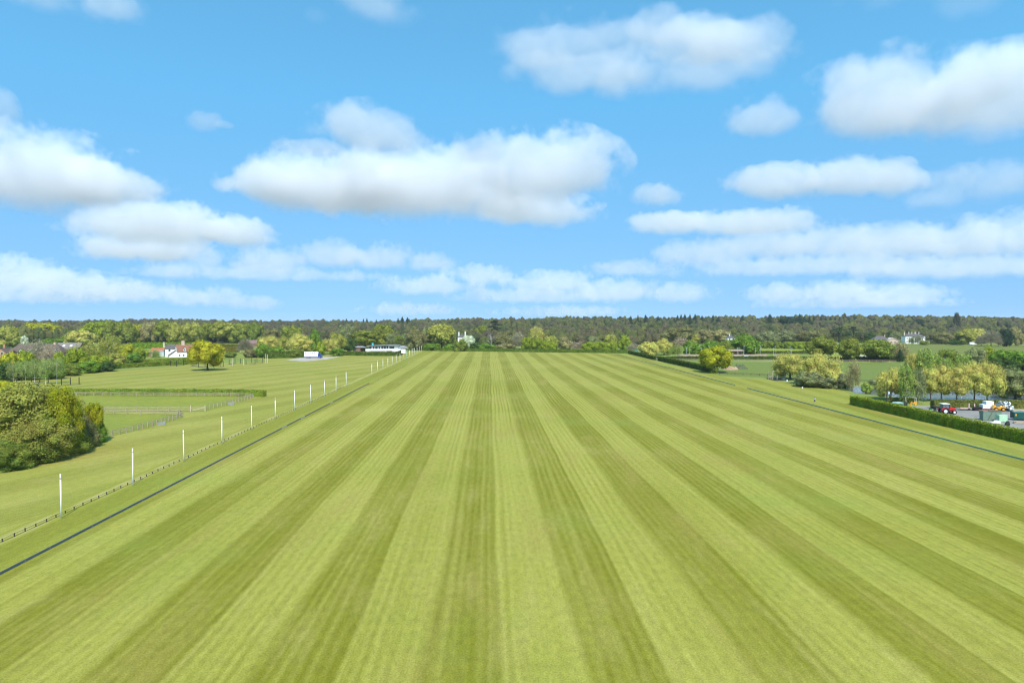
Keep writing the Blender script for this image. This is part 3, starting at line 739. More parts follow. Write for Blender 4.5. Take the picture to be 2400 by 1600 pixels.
hedge('dark hedge line behind the paddock rail fence below the arena', gp((1560, 843.5), (1700, 843), (1840, 843), (1990, 845), (2200, 846)), 2.0, 2.0, (.055, .080, .016), .4, 6)
hedge('hedge along the foot of the arena wall', gp((1580, 840), (1700, 840), (1835, 839.5)), 1.6, 1.3, (.070, .100, .020), .4, 6)
hedge('long hedge across the slope above the orchard row', gp((1822, 800.6), (1900, 800.2), (1992, 800)), 3.5, 5.2, (.075, .085, .020), .6, 3, jit=.5)
hedge('dark lane hedge at the pink bungalow end of the pasture', gp((2000, 804), (2045, 804)), 3.0, 3.0, (.035, .055, .015), .6, 3)
hedge('low field hedge at the meadow foot below the arena trees', gp((1752, 829), (1900, 829)), 2.0, 1.9, (.065, .085, .02), .5, 5)
hedge('shaggy dark hedge along the bottom of the pasture oaks', gp((2005, 846), (2060, 846.5), (2150, 847)), 2.5, 2.6, (.040, .060, .016), .45, 5)
hedge('scrubby hedge below the mansion park', gp((2180, 806), (2262, 807)), 3., 3.4, (.07, .085, .03), .6, 3, jit=.6)

# ------------------------------------------------------------------ post-and-rail fences
WOODP = plain('weathered_timber', (.34, .27, .185), .85, .25, 2); WOODD = plain('dark_timber', (.075, .065, .05), .85, .25, 2); WOODL = plain('pale_timber', (.46, .37, .24), .8, .2, 2)
def fence(label, pts, spacing=2.7, h=1.25, rails=(.4, .8, 1.15), mat=None, name='post_and_rail_fence', rw=.05, rt=.11, pw=.075):
    mat = mat or WOODP
    pts = [Vector((p[0], p[1], 0)) for p in pts]
    t = thing(name, label, 'fence', pts[0])
    pos = []
    for a, b in zip(pts, pts[1:]):
        n_ = max(1, round((b - a).length / spacing)); pos += [a.lerp(b, i / n_) for i in range(n_)]
    pos.append(pts[-1])
    me = None
    for p in pos:
        if me is None:
            b = MB().box(-pw, pw, -pw, pw, -.1, h); o = b.build('post', mat, t); me = o.data
        else: o = link(bpy.data.objects.new('post', me), t)
        o.location = p - pts[0]; o.rotation_euler.z = random.uniform(-.1, .1)
    for z in rails:
        r = MB()
        for a, b in zip(pos, pos[1:]):
            d = (b - a); s = Vector((d.y, -d.x, 0)).normalized() * rw * .5; a0 = a - pts[0]; b0 = b - pts[0]; off = Vector((d.y, -d.x, 0)).normalized() * (pw + rw * .5)
            za, zb = z + random.uniform(-.015, .015), z + random.uniform(-.015, .015); V3 = lambda p, k, zz: p + off + s * k + Vector((0, 0, zz))
            r.add([V3(a0, -1, za), V3(b0, -1, zb), V3(b0, 1, zb), V3(a0, 1, za), V3(a0, -1, za + rt), V3(b0, -1, zb + rt), V3(b0, 1, zb + rt), V3(a0, 1, za + rt)],
                  [(0, 3, 2, 1), (4, 5, 6, 7), (0, 1, 5, 4), (1, 2, 6, 5), (2, 3, 7, 6), (3, 0, 4, 7)])
        r.build('rail', mat, t)
    return t
fence('grey timber rail fence along the blossom hedge of the upper paddock', gp((120, 927), (300, 928), (480, 929), (560, 929.5), (592, 931.5)))
fence('timber rail fence down the lawn side of the upper paddock', gp((594, 933), (545, 946), (482, 961.5)), 2.2)
fence('pale timber rail fence along the bottom of the upper paddock', gp((195, 963), (320, 964), (446, 964)), 2.7)
fence('grey timber rail fence along the top of the lower paddock', gp((235, 970.5), (330, 971.5), (417, 972.5)), 3.6)
fence('timber rail fence along the lawn side of the lower paddock', gp((418, 974), (430, 977.5), (378, 993), (312, 1011), (228, 1029)), 1.9)
GATE = thing('field_gate', 'pale timber field gate with diagonal brace closing the upper paddock', 'gate', at(447, 964.5))
e = at(481, 964) - at(447, 964.5); L_ = e.length; GATE.rotation_euler.z = math.atan2(e.y, e.x)
for x in (0, L_): MB().box(x - .11, x + .11, -.11, .11, -.1, 1.7).build('post', WOODL, GATE)
for z in (.25, .55, .85, 1.15): MB().box(.12, L_ - .12, -.03, .03, z, z + .09).build('bar', WOODP, GATE)
MB().add([(.2, -.05, .3), (L_ - .3, -.05, 1.2), (L_ - .2, -.05, 1.1), (.3, -.05, .2), (.2, -.02, .3), (L_ - .3, -.02, 1.2), (L_ - .2, -.02, 1.1), (.3, -.02, .2)], [(0, 1, 2, 3), (4, 7, 6, 5), (0, 4, 5, 1), (1, 5, 6, 2), (2, 6, 7, 3), (3, 7, 4, 0)]).build('brace', WOODL, GATE)
fence('long timber rail fence across the green paddock below the arena', gp((1572, 846.3), (1700, 847), (1900, 848.3), (2100, 849.5)), 3.7, 1.4, (.5, .95, 1.3), WOODP)
fence('low dark rail fence between the lawn and the green paddock', gp((1686, 877), (1760, 879.5), (1840, 884)), 3.6, 1.0, (.4, .8), WOODD)
fence('low dark fence by the pond bank across the green paddock', gp((1985, 893), (2040, 895)), 3.6, 1.0, (.4, .8), WOODD)

# water troughs by the fences
TROUGH = plain('galvanised_steel', (.30, .31, .31), .6, .2, 2, .2); TROUGHD = plain('black_water', (.02, .025, .03), .1, .1, 2)
def trough(px, py, label):
    t = thing('water_trough', label, 'trough', at(px, py), R(25), 'water troughs at the paddock fences')
    MB().add([(-.75, -.28, .0), (.75, -.28, 0), (.75, .28, 0), (-.75, .28, 0), (-.9, -.36, .62), (.9, -.36, .62), (.9, .36, .62), (-.9, .36, .62)], [(0, 3, 2, 1), (0, 1, 5, 4), (1, 2, 6, 5), (2, 3, 7, 6), (3, 0, 4, 7)]).build('tub', TROUGH, t, .03)
    MB().box(-.84, .84, -.31, .31, .5, .55).build('water', TROUGHD, t)
    MB().box(.45, .9, -.34, .34, .6, .8).build('float_cover', TROUGH, t, .02)
trough(378, 996, 'grey water trough outside the lower paddock fence'); trough(541.5, 949, 'grey water trough outside the upper paddock fence')

# ------------------------------------------------------------------ ball-stop poles, low rope fence, side boards
POLEW = plain('white_painted_pole', (.80, .79, .76), .5, .06, 2)
tops = {'pink': plain('faded_pink_paint', (.62, .36, .33), .6), 'yellow': plain('faded_yellow_paint', (.70, .62, .22), .6), 'orange': plain('faded_orange_paint', (.62, .33, .20), .6), 'teal': plain('pale_teal_paint', (.30, .52, .48), .6), 'mauve': plain('faded_mauve_paint', (.42, .33, .40), .6)}
ORD = 'first second third fourth fifth sixth seventh eighth ninth tenth eleventh twelfth thirteenth fourteenth fifteenth'.split()
pole_me = {}
def pole(i, y, cap, body, lab):
    t = thing('boundary_pole', lab, 'pole', (-52.2 - .9 * (y - 84) / 450, y, 0), 0, 'white poles along the field edge')
    t.rotation_euler = (random.uniform(-.012, .012), random.uniform(-.012, .012), 0)
    key = (body,)
    m = POLEW if body is None else tops[body]
    if key not in pole_me: pole_me[key] = MB().tube((0, 0, -.2), (0, 0, 4.75), .085, .075, 10).build('shaft', m, t, 0, True).data
    else: link(bpy.data.objects.new('shaft', pole_me[key]), t)
    k2 = ('cap', cap)
    if k2 not in pole_me: pole_me[k2] = MB().tube((0, 0, 4.75), (0, 0, 5.35), .077, .074, 10).tube((0, 0, 5.35), (0, 0, 5.42), .09, .09, 10).build('cap', tops[cap] if cap else POLEW, t, 0, True).data
    else: link(bpy.data.objects.new('cap', pole_me[k2]), t)
    return t
for i in range(11):
    cap = None if i < 3 else ('pink' if i in (5, 8, 9) else None)
    pole(i, 84.47 + 16.82 * i, cap, None, f'tall white pole, {ORD[i]} from the camera along the rope fence')
caps = ['pink', 'yellow', 'yellow', 'pink', 'orange', 'orange', 'pink', 'teal', 'teal', 'mauve', 'mauve', 'mauve', 'mauve', 'mauve', 'mauve']
for i, c in enumerate(caps):
    body = 'teal' if c == 'teal' else None
    lab = f'{c}-topped white pole, {ORD[i]} past the gap in the pole line' if i != 7 else 'pale teal pole carrying a square white board in the pole line'
    if i == 8: lab = 'pale teal bare pole just past the one carrying a square board'
    t = pole(11 + i, 308.2 + 16.45 * i, c, body, lab)
    if i == 7: MB().box(-1.25, 1.25, -.14, -.09, 4.3, 6.9).build('sign_board', POLEW, t); t['group'] = 'white poles along the field edge'
POSTB = plain('black_post', (.03, .032, .03), .7, .2, 3)
rf = thing('rope_fence', 'low black post and rope fence running along the white poles', 'fence', (-53.0, 70, 0))
pm = None
for i in range(99):
    if pm is None: o = MB().box(-.045, .045, -.045, .045, -.05, .40).build('post', POSTB, rf); pm = o.data
    else: o = link(bpy.data.objects.new('post', pm), rf)
    o.location = (random.uniform(-.03, .03), i * 1.845, random.uniform(-.04, .03)); o.rotation_euler = (0, random.uniform(-.06, .06), 0)
MB().path([(0, i * 1.845, .36 - (.05 if i % 2 else 0)) for i in range(99)], .016, 4).build('rope', POSTB, rf)
MB().path([(0.01, i * 1.845, .06) for i in range(99)], .014, 4).build('wire', POSTB, rf)

BOARD = plain('slate_board', (.10, .125, .145), .55, .15, 1.5); BOARDG = plain('green_board', (.17, .27, .23), .55, .15, 1.5); BOARDP = plain('bleached_board', (.36, .39, .38), .6, .1, 1.5)
BRK = plain('board_bracket', (.16, .17, .17), .5)
def boards(label, x, runs, mat, pale=(), step=3.84):
    t = thing('side_board', label, 'boundary board', (x, runs[0][0], 0))
    me = {}
    for a, b in runs:
        n_ = int((b - a) / step)
        for i in range(n_):
            y = a + i * step; mm = BOARDP if any(abs(y - q) < 2 for q in pale) else mat
            if mm not in me: o = MB().box(-.028, .028, .012, step - .012, .0, .29).build('board_panel', mm, t, .008); me[mm] = o.data
            else: o = link(bpy.data.objects.new('board_panel', me[mm]), t)
            o.location = (random.uniform(-.012, .012), y - runs[0][0], 0); o.rotation_euler.z = random.uniform(-.002, .002)
            if 'b' not in me: k = MB().box(.03, .10, -.03, .03, 0, .22).build('bracket', BRK, o); me['b'] = k.data
            else: link(bpy.data.objects.new('bracket', me['b']), o)
boards('dark slate-blue side board on the pole side of the striped field', XL, [(57.5, 268)], BOARD, (154, 170, 201))
for i, y in enumerate((284, 312, 336, 362, 395, 430)):
    o = MB().box(-.03, .03, -1.9, 1.9, -.02, .16).build('loose_board', BOARDP); o.location = (XL, y, 0); tag(o, 'bleached board piece lying in the grass on the pole side line', 'board', 'loose boards on the side line')
boards('dark green side board on the farmyard side of the striped field', XR, [(110, 241.5), (252.6, 500)], BOARDG)

# ------------------------------------------------------------------ staked frames and posts on the lawn
def frame(label, pts, h=2.6, mat=None, rail=True, bed=True):
    P3 = [at(*p) for p in pts]; t = thing('staked_rail', label, 'post frame', P3[0], 0, 'post frames on the mown lawn')
    for p in P3:
        q = p - P3[0]; MB().box(q.x - .11, q.x + .11, q.y - .11, q.y + .11, -.1, h).build('post', mat or POSTB, t)
    if rail: MB().path([(p - P3[0]) + Vector((0, 0, h - .1)) for p in P3], .045, 6).build('rail', WOODP if mat is None else mat, t)
    if bed:  # bed: dark strip painted as the shadow at the feet of the posts
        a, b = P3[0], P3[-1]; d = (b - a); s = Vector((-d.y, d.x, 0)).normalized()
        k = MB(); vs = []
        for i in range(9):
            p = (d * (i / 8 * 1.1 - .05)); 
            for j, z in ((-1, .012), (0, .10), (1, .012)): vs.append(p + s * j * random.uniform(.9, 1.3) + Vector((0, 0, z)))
        k.add(vs, [(i * 3 + j, i * 3 + 3 + j, i * 3 + 4 + j, i * 3 + 1 + j) for i in range(8) for j in range(2)]).build('shadow_strip', plain('shadow_paint', (.045, .04, .03), .95), t)
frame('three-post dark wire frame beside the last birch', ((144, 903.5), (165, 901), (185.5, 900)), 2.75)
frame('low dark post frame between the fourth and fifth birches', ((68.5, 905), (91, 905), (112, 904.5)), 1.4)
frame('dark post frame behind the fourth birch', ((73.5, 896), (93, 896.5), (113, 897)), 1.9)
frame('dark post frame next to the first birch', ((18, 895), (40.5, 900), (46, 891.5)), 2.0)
T2 = lambda x, y: (300 + x / 5.88, 720 + y / 5.88)
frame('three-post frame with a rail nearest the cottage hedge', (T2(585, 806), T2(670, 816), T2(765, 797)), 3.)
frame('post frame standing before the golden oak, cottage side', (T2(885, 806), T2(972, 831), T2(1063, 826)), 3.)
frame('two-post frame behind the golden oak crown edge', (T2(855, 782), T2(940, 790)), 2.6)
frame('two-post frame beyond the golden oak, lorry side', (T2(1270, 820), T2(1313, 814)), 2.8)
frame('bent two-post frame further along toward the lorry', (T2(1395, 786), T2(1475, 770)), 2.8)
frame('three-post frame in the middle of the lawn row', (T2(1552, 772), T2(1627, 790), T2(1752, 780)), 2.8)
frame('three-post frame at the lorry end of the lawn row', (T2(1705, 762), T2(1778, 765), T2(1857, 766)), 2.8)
for x, y, y0, lab in ((1437, 806, 700, 'thick pale stake among the post frames'), (1595, 795, 710, 'pale stake second along the post frames'), (1900, 768, 640, 'tall pale stake, first of a pair at the lorry end'), (1922, 768, 650, 'tall pale stake, second of a pair at the lorry end')):
    p = at(*T2(x, y)); hh = (y - y0) / 5.88 * mpp(p.y)
    o = MB().tube((0, 0, -.1), (0, 0, hh), .16, .13, 8).build('stake', plain('peeled_stake', (.55, .47, .36), .8)); o.location = p; tag(o, lab, 'stake', 'pale stakes on the lawn')
p = at(*T2(1545, 630)); o = MB().tube((0, 0, 0), (0.3, 0, 5.0), .18, .14, 8).build('stake', plain('peeled_stake', (.55, .47, .36), .8)); o.location = p; tag(o, 'pale leaning pole beside the bare grey tree and barn', 'stake')

# ------------------------------------------------------------------ buildings
WHITE = plain('white_render', (.80, .79, .77), .8, .05, .6); CREAM = plain('cream_render', (.70, .67, .60), .8, .06, .6)
def tiled(name, a, b, row=.32):
    m, n, o = nt(name); g = G(n); x, y, z = g.sep(g.pos())
    f = g.noise(g.pos(), .9, 5, .65); k = g.m('FRACT', g.m('DIVIDE', z, row))
    c = g.mix(g.mr(f, .35, .65), a, b); c = g.scale(c, g.mr(k, 0, .25, .8, 1.))
    n.links.new(g.principled(c, .85), o.inputs[0]); return m
TILE = tiled('clay_tiles', (.19, .085, .05), (.25, .12, .075)); SLATE = tiled('grey_slates', (.085, .075, .08), (.12, .105, .105)); BRTILE = tiled('brown_tiles', (.095, .068, .055), (.135, .10, .08)); GREYR = plain('grey_roofing', (.20, .21, .22), .7, .12, .8)
REDT = tiled('red_tiles', (.30, .10, .05), (.36, .14, .08))
BRICK = plain('orange_brick', (.38, .20, .12), .9, .22, 2.); BRICKP = plain('pink_brick', (.52, .38, .30), .9, .15, 2.); BRICKB = plain('brown_brick', (.20, .11, .075), .9, .2, 2)
GLASS = plain('dark_window_glass', (.025, .032, .04), .12, .1, 1, 0, .6); STONE = plain('pale_stone', (.52, .46, .37), .85, .12, 2)
def window(parent, x, y, z, w, h, face='-y', fm=None, mull=1):
    """recessed window standing proud of the wall face: frame > pane"""
    fm = fm or WHITE; b = MB(); t = .09
    if face in ('-y', '+y'):
        s = -1 if face == '-y' else 1; y0, y1 = sorted((y, y + s * .07))
        b.box(x - w / 2 - t, x - w / 2, y0, y1, z, z + h); b.box(x + w / 2, x + w / 2 + t, y0, y1, z, z + h); b.box(x - w / 2 - t, x + w / 2 + t, y0, y1, z + h, z + h + t); b.box(x - w / 2 - t - .05, x + w / 2 + t + .05, min(y0, y0 + s * .06), max(y1, y1 + s * .06), z - t, z)
        for i in range(mull): mx = x - w / 2 + w * (i + 1) / (mull + 1); b.box(mx - .03, mx + .03, y0, y1, z, z + h)
        f = b.build('window', fm, parent); MB().box(x - w / 2, x + w / 2, *sorted((y + s * .005, y + s * .035)), z, z + h).build('pane', GLASS, f)
    else:
        s = -1 if face == '-x' else 1; x0, x1 = sorted((x, x + s * .07))
        b.box(x0, x1, y - w / 2 - t, y - w / 2, z, z + h); b.box(x0, x1, y + w / 2, y + w / 2 + t, z, z + h); b.box(x0, x1, y - w / 2 - t, y + w / 2 + t, z + h, z + h + t); b.box(min(x0, x0 + s * .06), max(x1, x1 + s * .06), y - w / 2 - t, y + w / 2 + t, z - t, z)
        f = b.build('window', fm, parent); MB().box(*sorted((x + s * .005, x + s * .035)), y - w / 2, y + w / 2, z, z + h).build('pane', GLASS, f)
def gable_roof(x0, x1, y0, y1, z0, z1, t=.18, over=.3):
    ym = (y0 + y1) / 2; k = (z1 - z0) / (ym - y0); e = over
    return MB().prism([(y0 - e, z0 - e * k), (ym, z1), (y1 + e, z0 - e * k), (y1 + e, z0 - e * k + t), (ym, z1 + t), (y0 - e, z0 - e * k + t)], 'x', x0 - .15, x1 + .15)
def gable_body(x0, x1, y0, y1, z0, z1): return MB().prism([(y0, -.1), (y1, -.1), (y1, z0), ((y0 + y1) / 2, z1 - .02), (y0, z0)], 'x', x0, x1)
def chimney(parent, x, y, z0, z1, w=1.0, d=.7, mat=None, pots=2):
    c = MB().box(x - w / 2, x + w / 2, y - d / 2, y + d / 2, z0, z1).box(x - w / 2 - .1, x + w / 2 + .1, y - d / 2 - .1, y + d / 2 + .1, z1 - .35, z1 - .12).build('chimney', mat or BRICKP, parent)
    for i in range(pots): MB().tube((x + (i - (pots - 1) / 2) * .45, y, z1), (x + (i - (pots - 1) / 2) * .45, y, z1 + .55), .15, .12, 8).build('chimney_pot', REDT, c)

# white cottage
ct = thing('white_cottage', 'white cottage with red-brown tiled roof, two dormers and a big chimney', 'house', at(415.5, 837.5), R(33))
gable_body(0, 11.2, 0, 9.4, 3.7, 8.3).build('wall', WHITE, ct)
gable_roof(0, 11.2, 0, 9.4, 3.7, 8.3).build('roof', TILE, ct)
chimney(ct, 4.3, 4.7, 6.5, 11.0, 1.9, 1.1, BRICKP, 3)
for x in (4.7, 9.0):
    d = MB().prism([(x - .75, 4.1), (x + .75, 4.1), (x + .75, 5.7), (x, 6.7), (x - .75, 5.7)], 'y', .35, 3.6).build('dormer', WHITE, ct)
    MB().prism([(x - .95, 5.52), (x, 6.78), (x + .95, 5.52), (x + .95, 5.68), (x, 6.94), (x - .95, 5.68)], 'y', .1, 3.7).build('dormer_roof', TILE, d)
    MB().box(x - .4, x + .4, .30, .345, 4.5, 5.6).build('pane', GLASS, d)
for x in (1.4, 3.9, 9.6): window(ct, x, 0, .7, .8, 1.3)
window(ct, 0, 4.7, 4.6, 1.1, 1.0, '-x')
MB().prism([(9.4, -.1), (12.2, -.1), (12.2, 2.2), (9.4, 5.6)], 'x', 3, 11).build('outshut', TILE, ct)
MB().prism([(-4.6, 1.1), (0, 4.4), (0, 4.6), (-4.75, 1.2)], 'y', 2.6, 8.2).build('lean_to_roof', BRTILE, ct)
MB().prism([(-4.4, -.1), (0, -.1), (0, 4.3), (-4.4, 1.1)], 'y', 2.8, 8.0).build('lean_to_wall', WHITE, ct)
wg = MB().prism([(3.2, -.1), (9.0, -.1), (9.0, 5.6), (6.1, 8.2), (3.2, 5.6)], 'x', -9.5, -.05).build('wing_wall', WHITE, ct); wg.rotation_euler.z = R(-33); wg.location = (.6, 3.8, 0)
wr = gable_roof(-9.5, -.1, 3.2, 9.0, 5.6, 8.25).build('wing_roof', SLATE, ct); wr.rotation_euler.z = R(-33); wr.location = (.6, 3.8, 0)
chimney(ct, -6.3, 11.8, 6.4, 9.8, .9, .7, STONE, 2)
wf = MB().box(-7.2, -5.9, 3.12, 3.195, 3.9, 5.1).build('wing_window', GLASS, ct); wf.rotation_euler.z = R(-33); wf.location = (.6, 3.8, 0)
iv = np_mesh('climber', lobed(5, 350, .09, 0, (.2, .3)) * np.array([2.4, 1.0, 4.2]), 4, [FOL]); o = link(bpy.data.objects.new('climber', iv), ct); o.location = (7., -.4, 0); o.color = (.09, .14, .03, 1)
# garden outbuildings of the cottage
sd = thing('garden_shed', 'brown timber shed with blue-grey roof beside the white cottage', 'shed', at(345, 836), R(4))
MB().box(0, 4.2, 0, 4, -.1, 2.9).build('wall', plain('red_brown_boards', (.22, .10, .07), .85), sd); MB().prism([(-.4, 2.95), (4.6, 3.35), (4.6, 3.55), (-.4, 3.15)], 'y', -.5, 4.5).build('roof', plain('blue_grey_sheet', (.38, .45, .48), .5), sd); MB().box(2.7, 3.7, -.06, -.01, 0, 2.1).build('door', WHITE, sd)
sd = thing('garden_shed', 'long low outbuilding with blue-grey roof against the cottage wing', 'shed', at(362, 835), R(3))
MB().box(0, 6.2, 0, 5, -.1, 3.2).build('wall', plain('pale_blue_boards', (.45, .50, .52), .8), sd); MB().prism([(-.3, 3.3), (6.2, 3.7), (6.2, 3.9), (-.3, 3.5)], 'y', -.4, 5.4).build('roof', plain('blue_grey_sheet', (.38, .45, .48), .5), sd); window(sd, 2.5, 0, 1.2, 1., 1.)
sd = thing('garden_shed', 'shed with bright red tiled roof behind the blue-grey sheds', 'shed', at(353, 831), R(3))
gable_body(0, 9.0, 0, 5, 2.6, 4.6).build('wall', BRICK, sd); gable_roof(0, 9.0, 0, 5, 2.6, 4.6).build('roof', REDT, sd)

# long brick house
bh = thing('brick_house', 'long brick house with brown hipped roof and gabled dormers', 'house', at(3, 838), R(2))
def dormer(par, x, y0, z, w=2.6):
    d = MB().prism([(x - w / 2 + .2, z), (x + w / 2 - .2, z), (x + w / 2 - .2, z + 1.1), (x, z + 2.2), (x - w / 2 + .2, z + 1.1)], 'y', y0, y0 + 4).build('dormer', WHITE, par)
    MB().prism([(x - w / 2 - .1, z + .85), (x, z + 2.35), (x + w / 2 + .1, z + .85), (x + w / 2 + .1, z + 1.05), (x, z + 2.55), (x - w / 2 - .1, z + 1.05)], 'y', y0 - .3, y0 + 4).build('dormer_roof', BRTILE, d)
    MB().box(x - .75, x + .75, y0 - .06, y0 - .01, z + .1, z + 1.15).build('pane', GLASS, d)
MB().box(4, 38, 0, 9, -.1, 3.4).build('wall', BRICK, bh)
MB().hip(3.5, 38.5, -.5, 9.5, 3.4, 8.9).build('roof', BRTILE, bh)
MB().prism([(-2.5, -.1), (4.5, -.1), (4.5, 3.2), (1, 6.1), (-2.5, 3.2)], 'y', -2, 7).build('wing_wall', BRICK, bh)
MB().prism([(-2.8, 3.0), (1, 6.15), (4.8, 3.0), (4.8, 3.2), (1, 6.35), (-2.8, 3.2)], 'y', -2.3, 7).build('wing_roof', BRTILE, bh)
chimney(bh, -1., 5, 3, 8.8, 1.3, 1.0, BRICK, 0)
window(bh, 1.8, -2, 2.2, 1.4, 1.6); 
for x in (12.5, 18.3, 34.3): dormer(bh, x, -.6 + .5, 3.5)
for x in (8.5, 14, 21, 26, 31): window(bh, x, 0, .8, 1.5, 1.4)
MB().box(10.9, 11.2, -1.2, -.9, -.1, 3.3).box(7.0, 7.3, -1.2, -.9, -.1, 3.3).build('porch_post', WHITE, bh); MB().prism([(6.5, 3.2), (9.1, 4.6), (11.7, 3.2), (11.7, 3.4), (9.1, 4.8), (6.5, 3.4)], 'y', -1.6, 1.2).build('porch_roof', BRTILE, bh)
chimney(bh, 31.6, 4.5, 7.5, 9.9, 1.2, .9, BRICKP, 2)
bb = thing('brick_barn', 'grey-roofed barn with skylights behind the brick house', 'barn', at(128, 833), R(-3))
MB().box(0, 17, 0, 9, -.1, 4.6).build('wall', BRICKB, bb); gable_roof(0, 17, 0, 9, 4.6, 8.7).build('roof', tiled('grey_brown_tiles', (.17, .145, .13), (.21, .18, .165)), bb)
for x in (4.4, 9.6): MB().add([(x, 1.7, 6.39), (x + 1.6, 1.7, 6.39), (x + 1.6, 2.7, 7.30), (x, 2.7, 7.30), (x, 1.7, 6.2), (x + 1.6, 1.7, 6.2), (x + 1.6, 2.7, 7.1), (x, 2.7, 7.1)], [(0, 1, 2, 3), (4, 7, 6, 5), (0, 4, 5, 1), (1, 5, 6, 2), (2, 6, 7, 3), (3, 7, 4, 0)]).build('skylight', WHITE, bb)
window(bb, 8, 0, .9, 1.2, 1.6)
mv = thing('barn', 'barn with mauve tiled roof behind the bare grey tree', 'barn', at(577, 812), R(5)); gable_body(0, 9.5, 0, 7, 2.8, 6).build('wall', BRICKB, mv); gable_roof(0, 9.5, 0, 7, 2.8, 6.).build('roof', tiled('mauve_tiles', (.16, .095, .09), (.2, .13, .12)), mv); window(mv, 4, 0, 1, 1.2, 1.2)

# pavilion
pv = thing('pavilion', 'white two-storey pavilion with flat grey roofs and a balcony', 'pavilion', at(857, 830.5), R(4))
MB().box(0, 25, 0, 9, -.1, 3.15).build('ground_floor', WHITE, pv)
MB().box(2.2, 15, 1.6, 8.8, 3.15, 6.0).box(15, 23.2, 1.2, 8.8, 3.15, 6.35).build('upper_floor', CREAM, pv)
MB().box(-.05, 25.05, -.25, -.02, 2.7, 4.0).box(25.02, 25.2, -.25, 7, 2.7, 4.0).box(14.5, 25.2, -1.4, -.26, 2.7, 3.95).build('balcony', WHITE, pv)
MB().prism([(.8, 6.05), (15.2, 6.5), (15.2, 6.75), (.8, 6.3)], 'y', .2, 9.8).build('roof', GREYR, pv); MB().box(14.2, 24.6, -.4, 9.8, 6.5, 6.8).build('roof', GREYR, pv)
MB().box(4.1, 5.4, 3, 4.3, 6.2, 8.3).build('chimney', plain('teal_cladding', (.06, .36, .36), .5), pv)
for x, w in ((3.2, 1.6), (5.6, .9), (7.6, 1.6), (9.7, .9), (11.8, 1.4)): window(pv, x, 1.6, 3.9, w, 1.7, '-y', GREYR)
window(pv, 18.7, 1.2, 4.05, 3.4, 1.7, '-y', GREYR, 2); window(pv, 15.6, 1.2, 4.05, .9, 2.0, '-y', GREYR, 0)
for x, w in ((5.2, 2.6), (8.9, 3.4), (17.2, 3.2)): window(pv, x, 0, .05, w, 2.0, '-y', GREYR, 3)
window(pv, 1.4, 0, .9, .7, 1.1); MB().box(19.6, 24.6, -1.36, -1.31, .3, 2.0).build('shutter', GLASS, pv); MB().box(19.2, 25, -1.28, -.02, -.1, 2.69).build('bay', WHITE, pv)
MB().box(3.5, 13.8, -2.3, -.3, 2.35, 2.5).build('canopy', GREYR, pv)
for x in (3.7, 8.6, 13.6): MB().tube((x, -2.2, 0), (x, -2.2, 2.35), .06, .06, 6).build('canopy_post', GREYR, pv)
MB().box(12.9, 14.4, .9, 1.15, 3.0, 5.8).build('stair_glass', GLASS, pv); MB().add([(13.6, -1, 0), (15.3, -1, 3), (15.6, -1, 3), (13.9, -1, 0), (13.6, -.3, 0), (15.3, -.3, 3), (15.6, -.3, 3), (13.9, -.3, 0)], [(0, 1, 2, 3), (4, 7, 6, 5), (0, 4, 5, 1), (1, 5, 6, 2), (2, 6, 7, 3), (3, 7, 4, 0)]).build('stair', WHITE, pv)
cp = thing('carport', 'open carport with shallow grey hipped roof beside the pavilion', 'carport', at(931, 824), R(4))
MB().hip(-.5, 8.5, -.5, 6, 3., 4.8).build('roof', GREYR, cp)
for x in (0, 4, 8):
    for y in (0, 5.5): MB().box(x - .1, x + .1, y - .1, y + .1, -.1, 2.86).build('post', WOODP, cp)
bs = thing('brick_shed', 'low brown brick shed with open bay beside the pavilion', 'shed', at(828, 823.5), R(2))
MB().box(0, 5.6, 0, 5, -.1, 3.).box(5.6, 9.6, 3.5, 5, -.1, 3.).box(9.3, 9.6, 0, 3.5, -.1, 3).build('wall', BRICKB, bs); MB().hip(-.4, 10, -.5, 5.5, 3.15, 4.3).build('roof', GREYR, bs); MB().box(.9, 2.5, -.06, -.01, 0, 2.1).build('door', WOODP, bs)
fence('white paddock rails between the brick shed and the pavilion', gp((842, 828.5), (858, 827.5)), 2.4, 1.3, (.6, 1.1), WHITE)
fence('pale post fence beside the lawn hedge near the pavilion', gp((803, 829), (840, 829)), 2.6, 2.0, (1.0, 1.8), WOODL)

# house among the trees, bungalows, mansion
vh = thing('white_villa', 'white house with two tall chimneys showing among the trees', 'house', at(1073, 813), R(-6))
vh.scale = (.85, 1, .96); MB().box(0, 8, 0, 8, -.1, 9.6).build('wall', WHITE, vh); MB().hip(-.4, 8.4, -.4, 8.4, 9.6, 12.6, 4.0).build('roof', SLATE, vh)
chimney(vh, .6, 4, 9, 14.6, 1., .9, WHITE, 2); chimney(vh, 7.6, 4, 9, 15.2, 1., .9, WHITE, 2); window(vh, 2.4, 0, 6.3, 1.1, 1.9); window(vh, 5.6, 0, 6.3, 1.1, 1.9); window(vh, 2.4, 0, 2.3, 1.1, 1.9); window(vh, 5.6, 0, 2.3, 1.1, 1.9)
wb = thing('bungalow', 'white house with dark roof half hidden beside the tan trees', 'house', at(1705, 812), 0)
wb.scale = (.95, 1, .92); MB().box(0, 8, 0, 7, -.1, 9.0).build('wall', WHITE, wb); MB().hip(-.5, 8.5, -.5, 7.5, 9.0, 11.4).build('roof', SLATE, wb); chimney(wb, 3.2, 3.5, 10, 12.9, .9, .8, WHITE, 0); window(wb, 2.2, 0, 6.9, 1.4, 1.3); window(wb, 5.8, 0, 6.9, 1.4, 1.3)
bp = thing('bungalow', 'pink brick bungalow with shallow gable and grey roof near the mansion', 'house', at(2050, 806), R(-8))
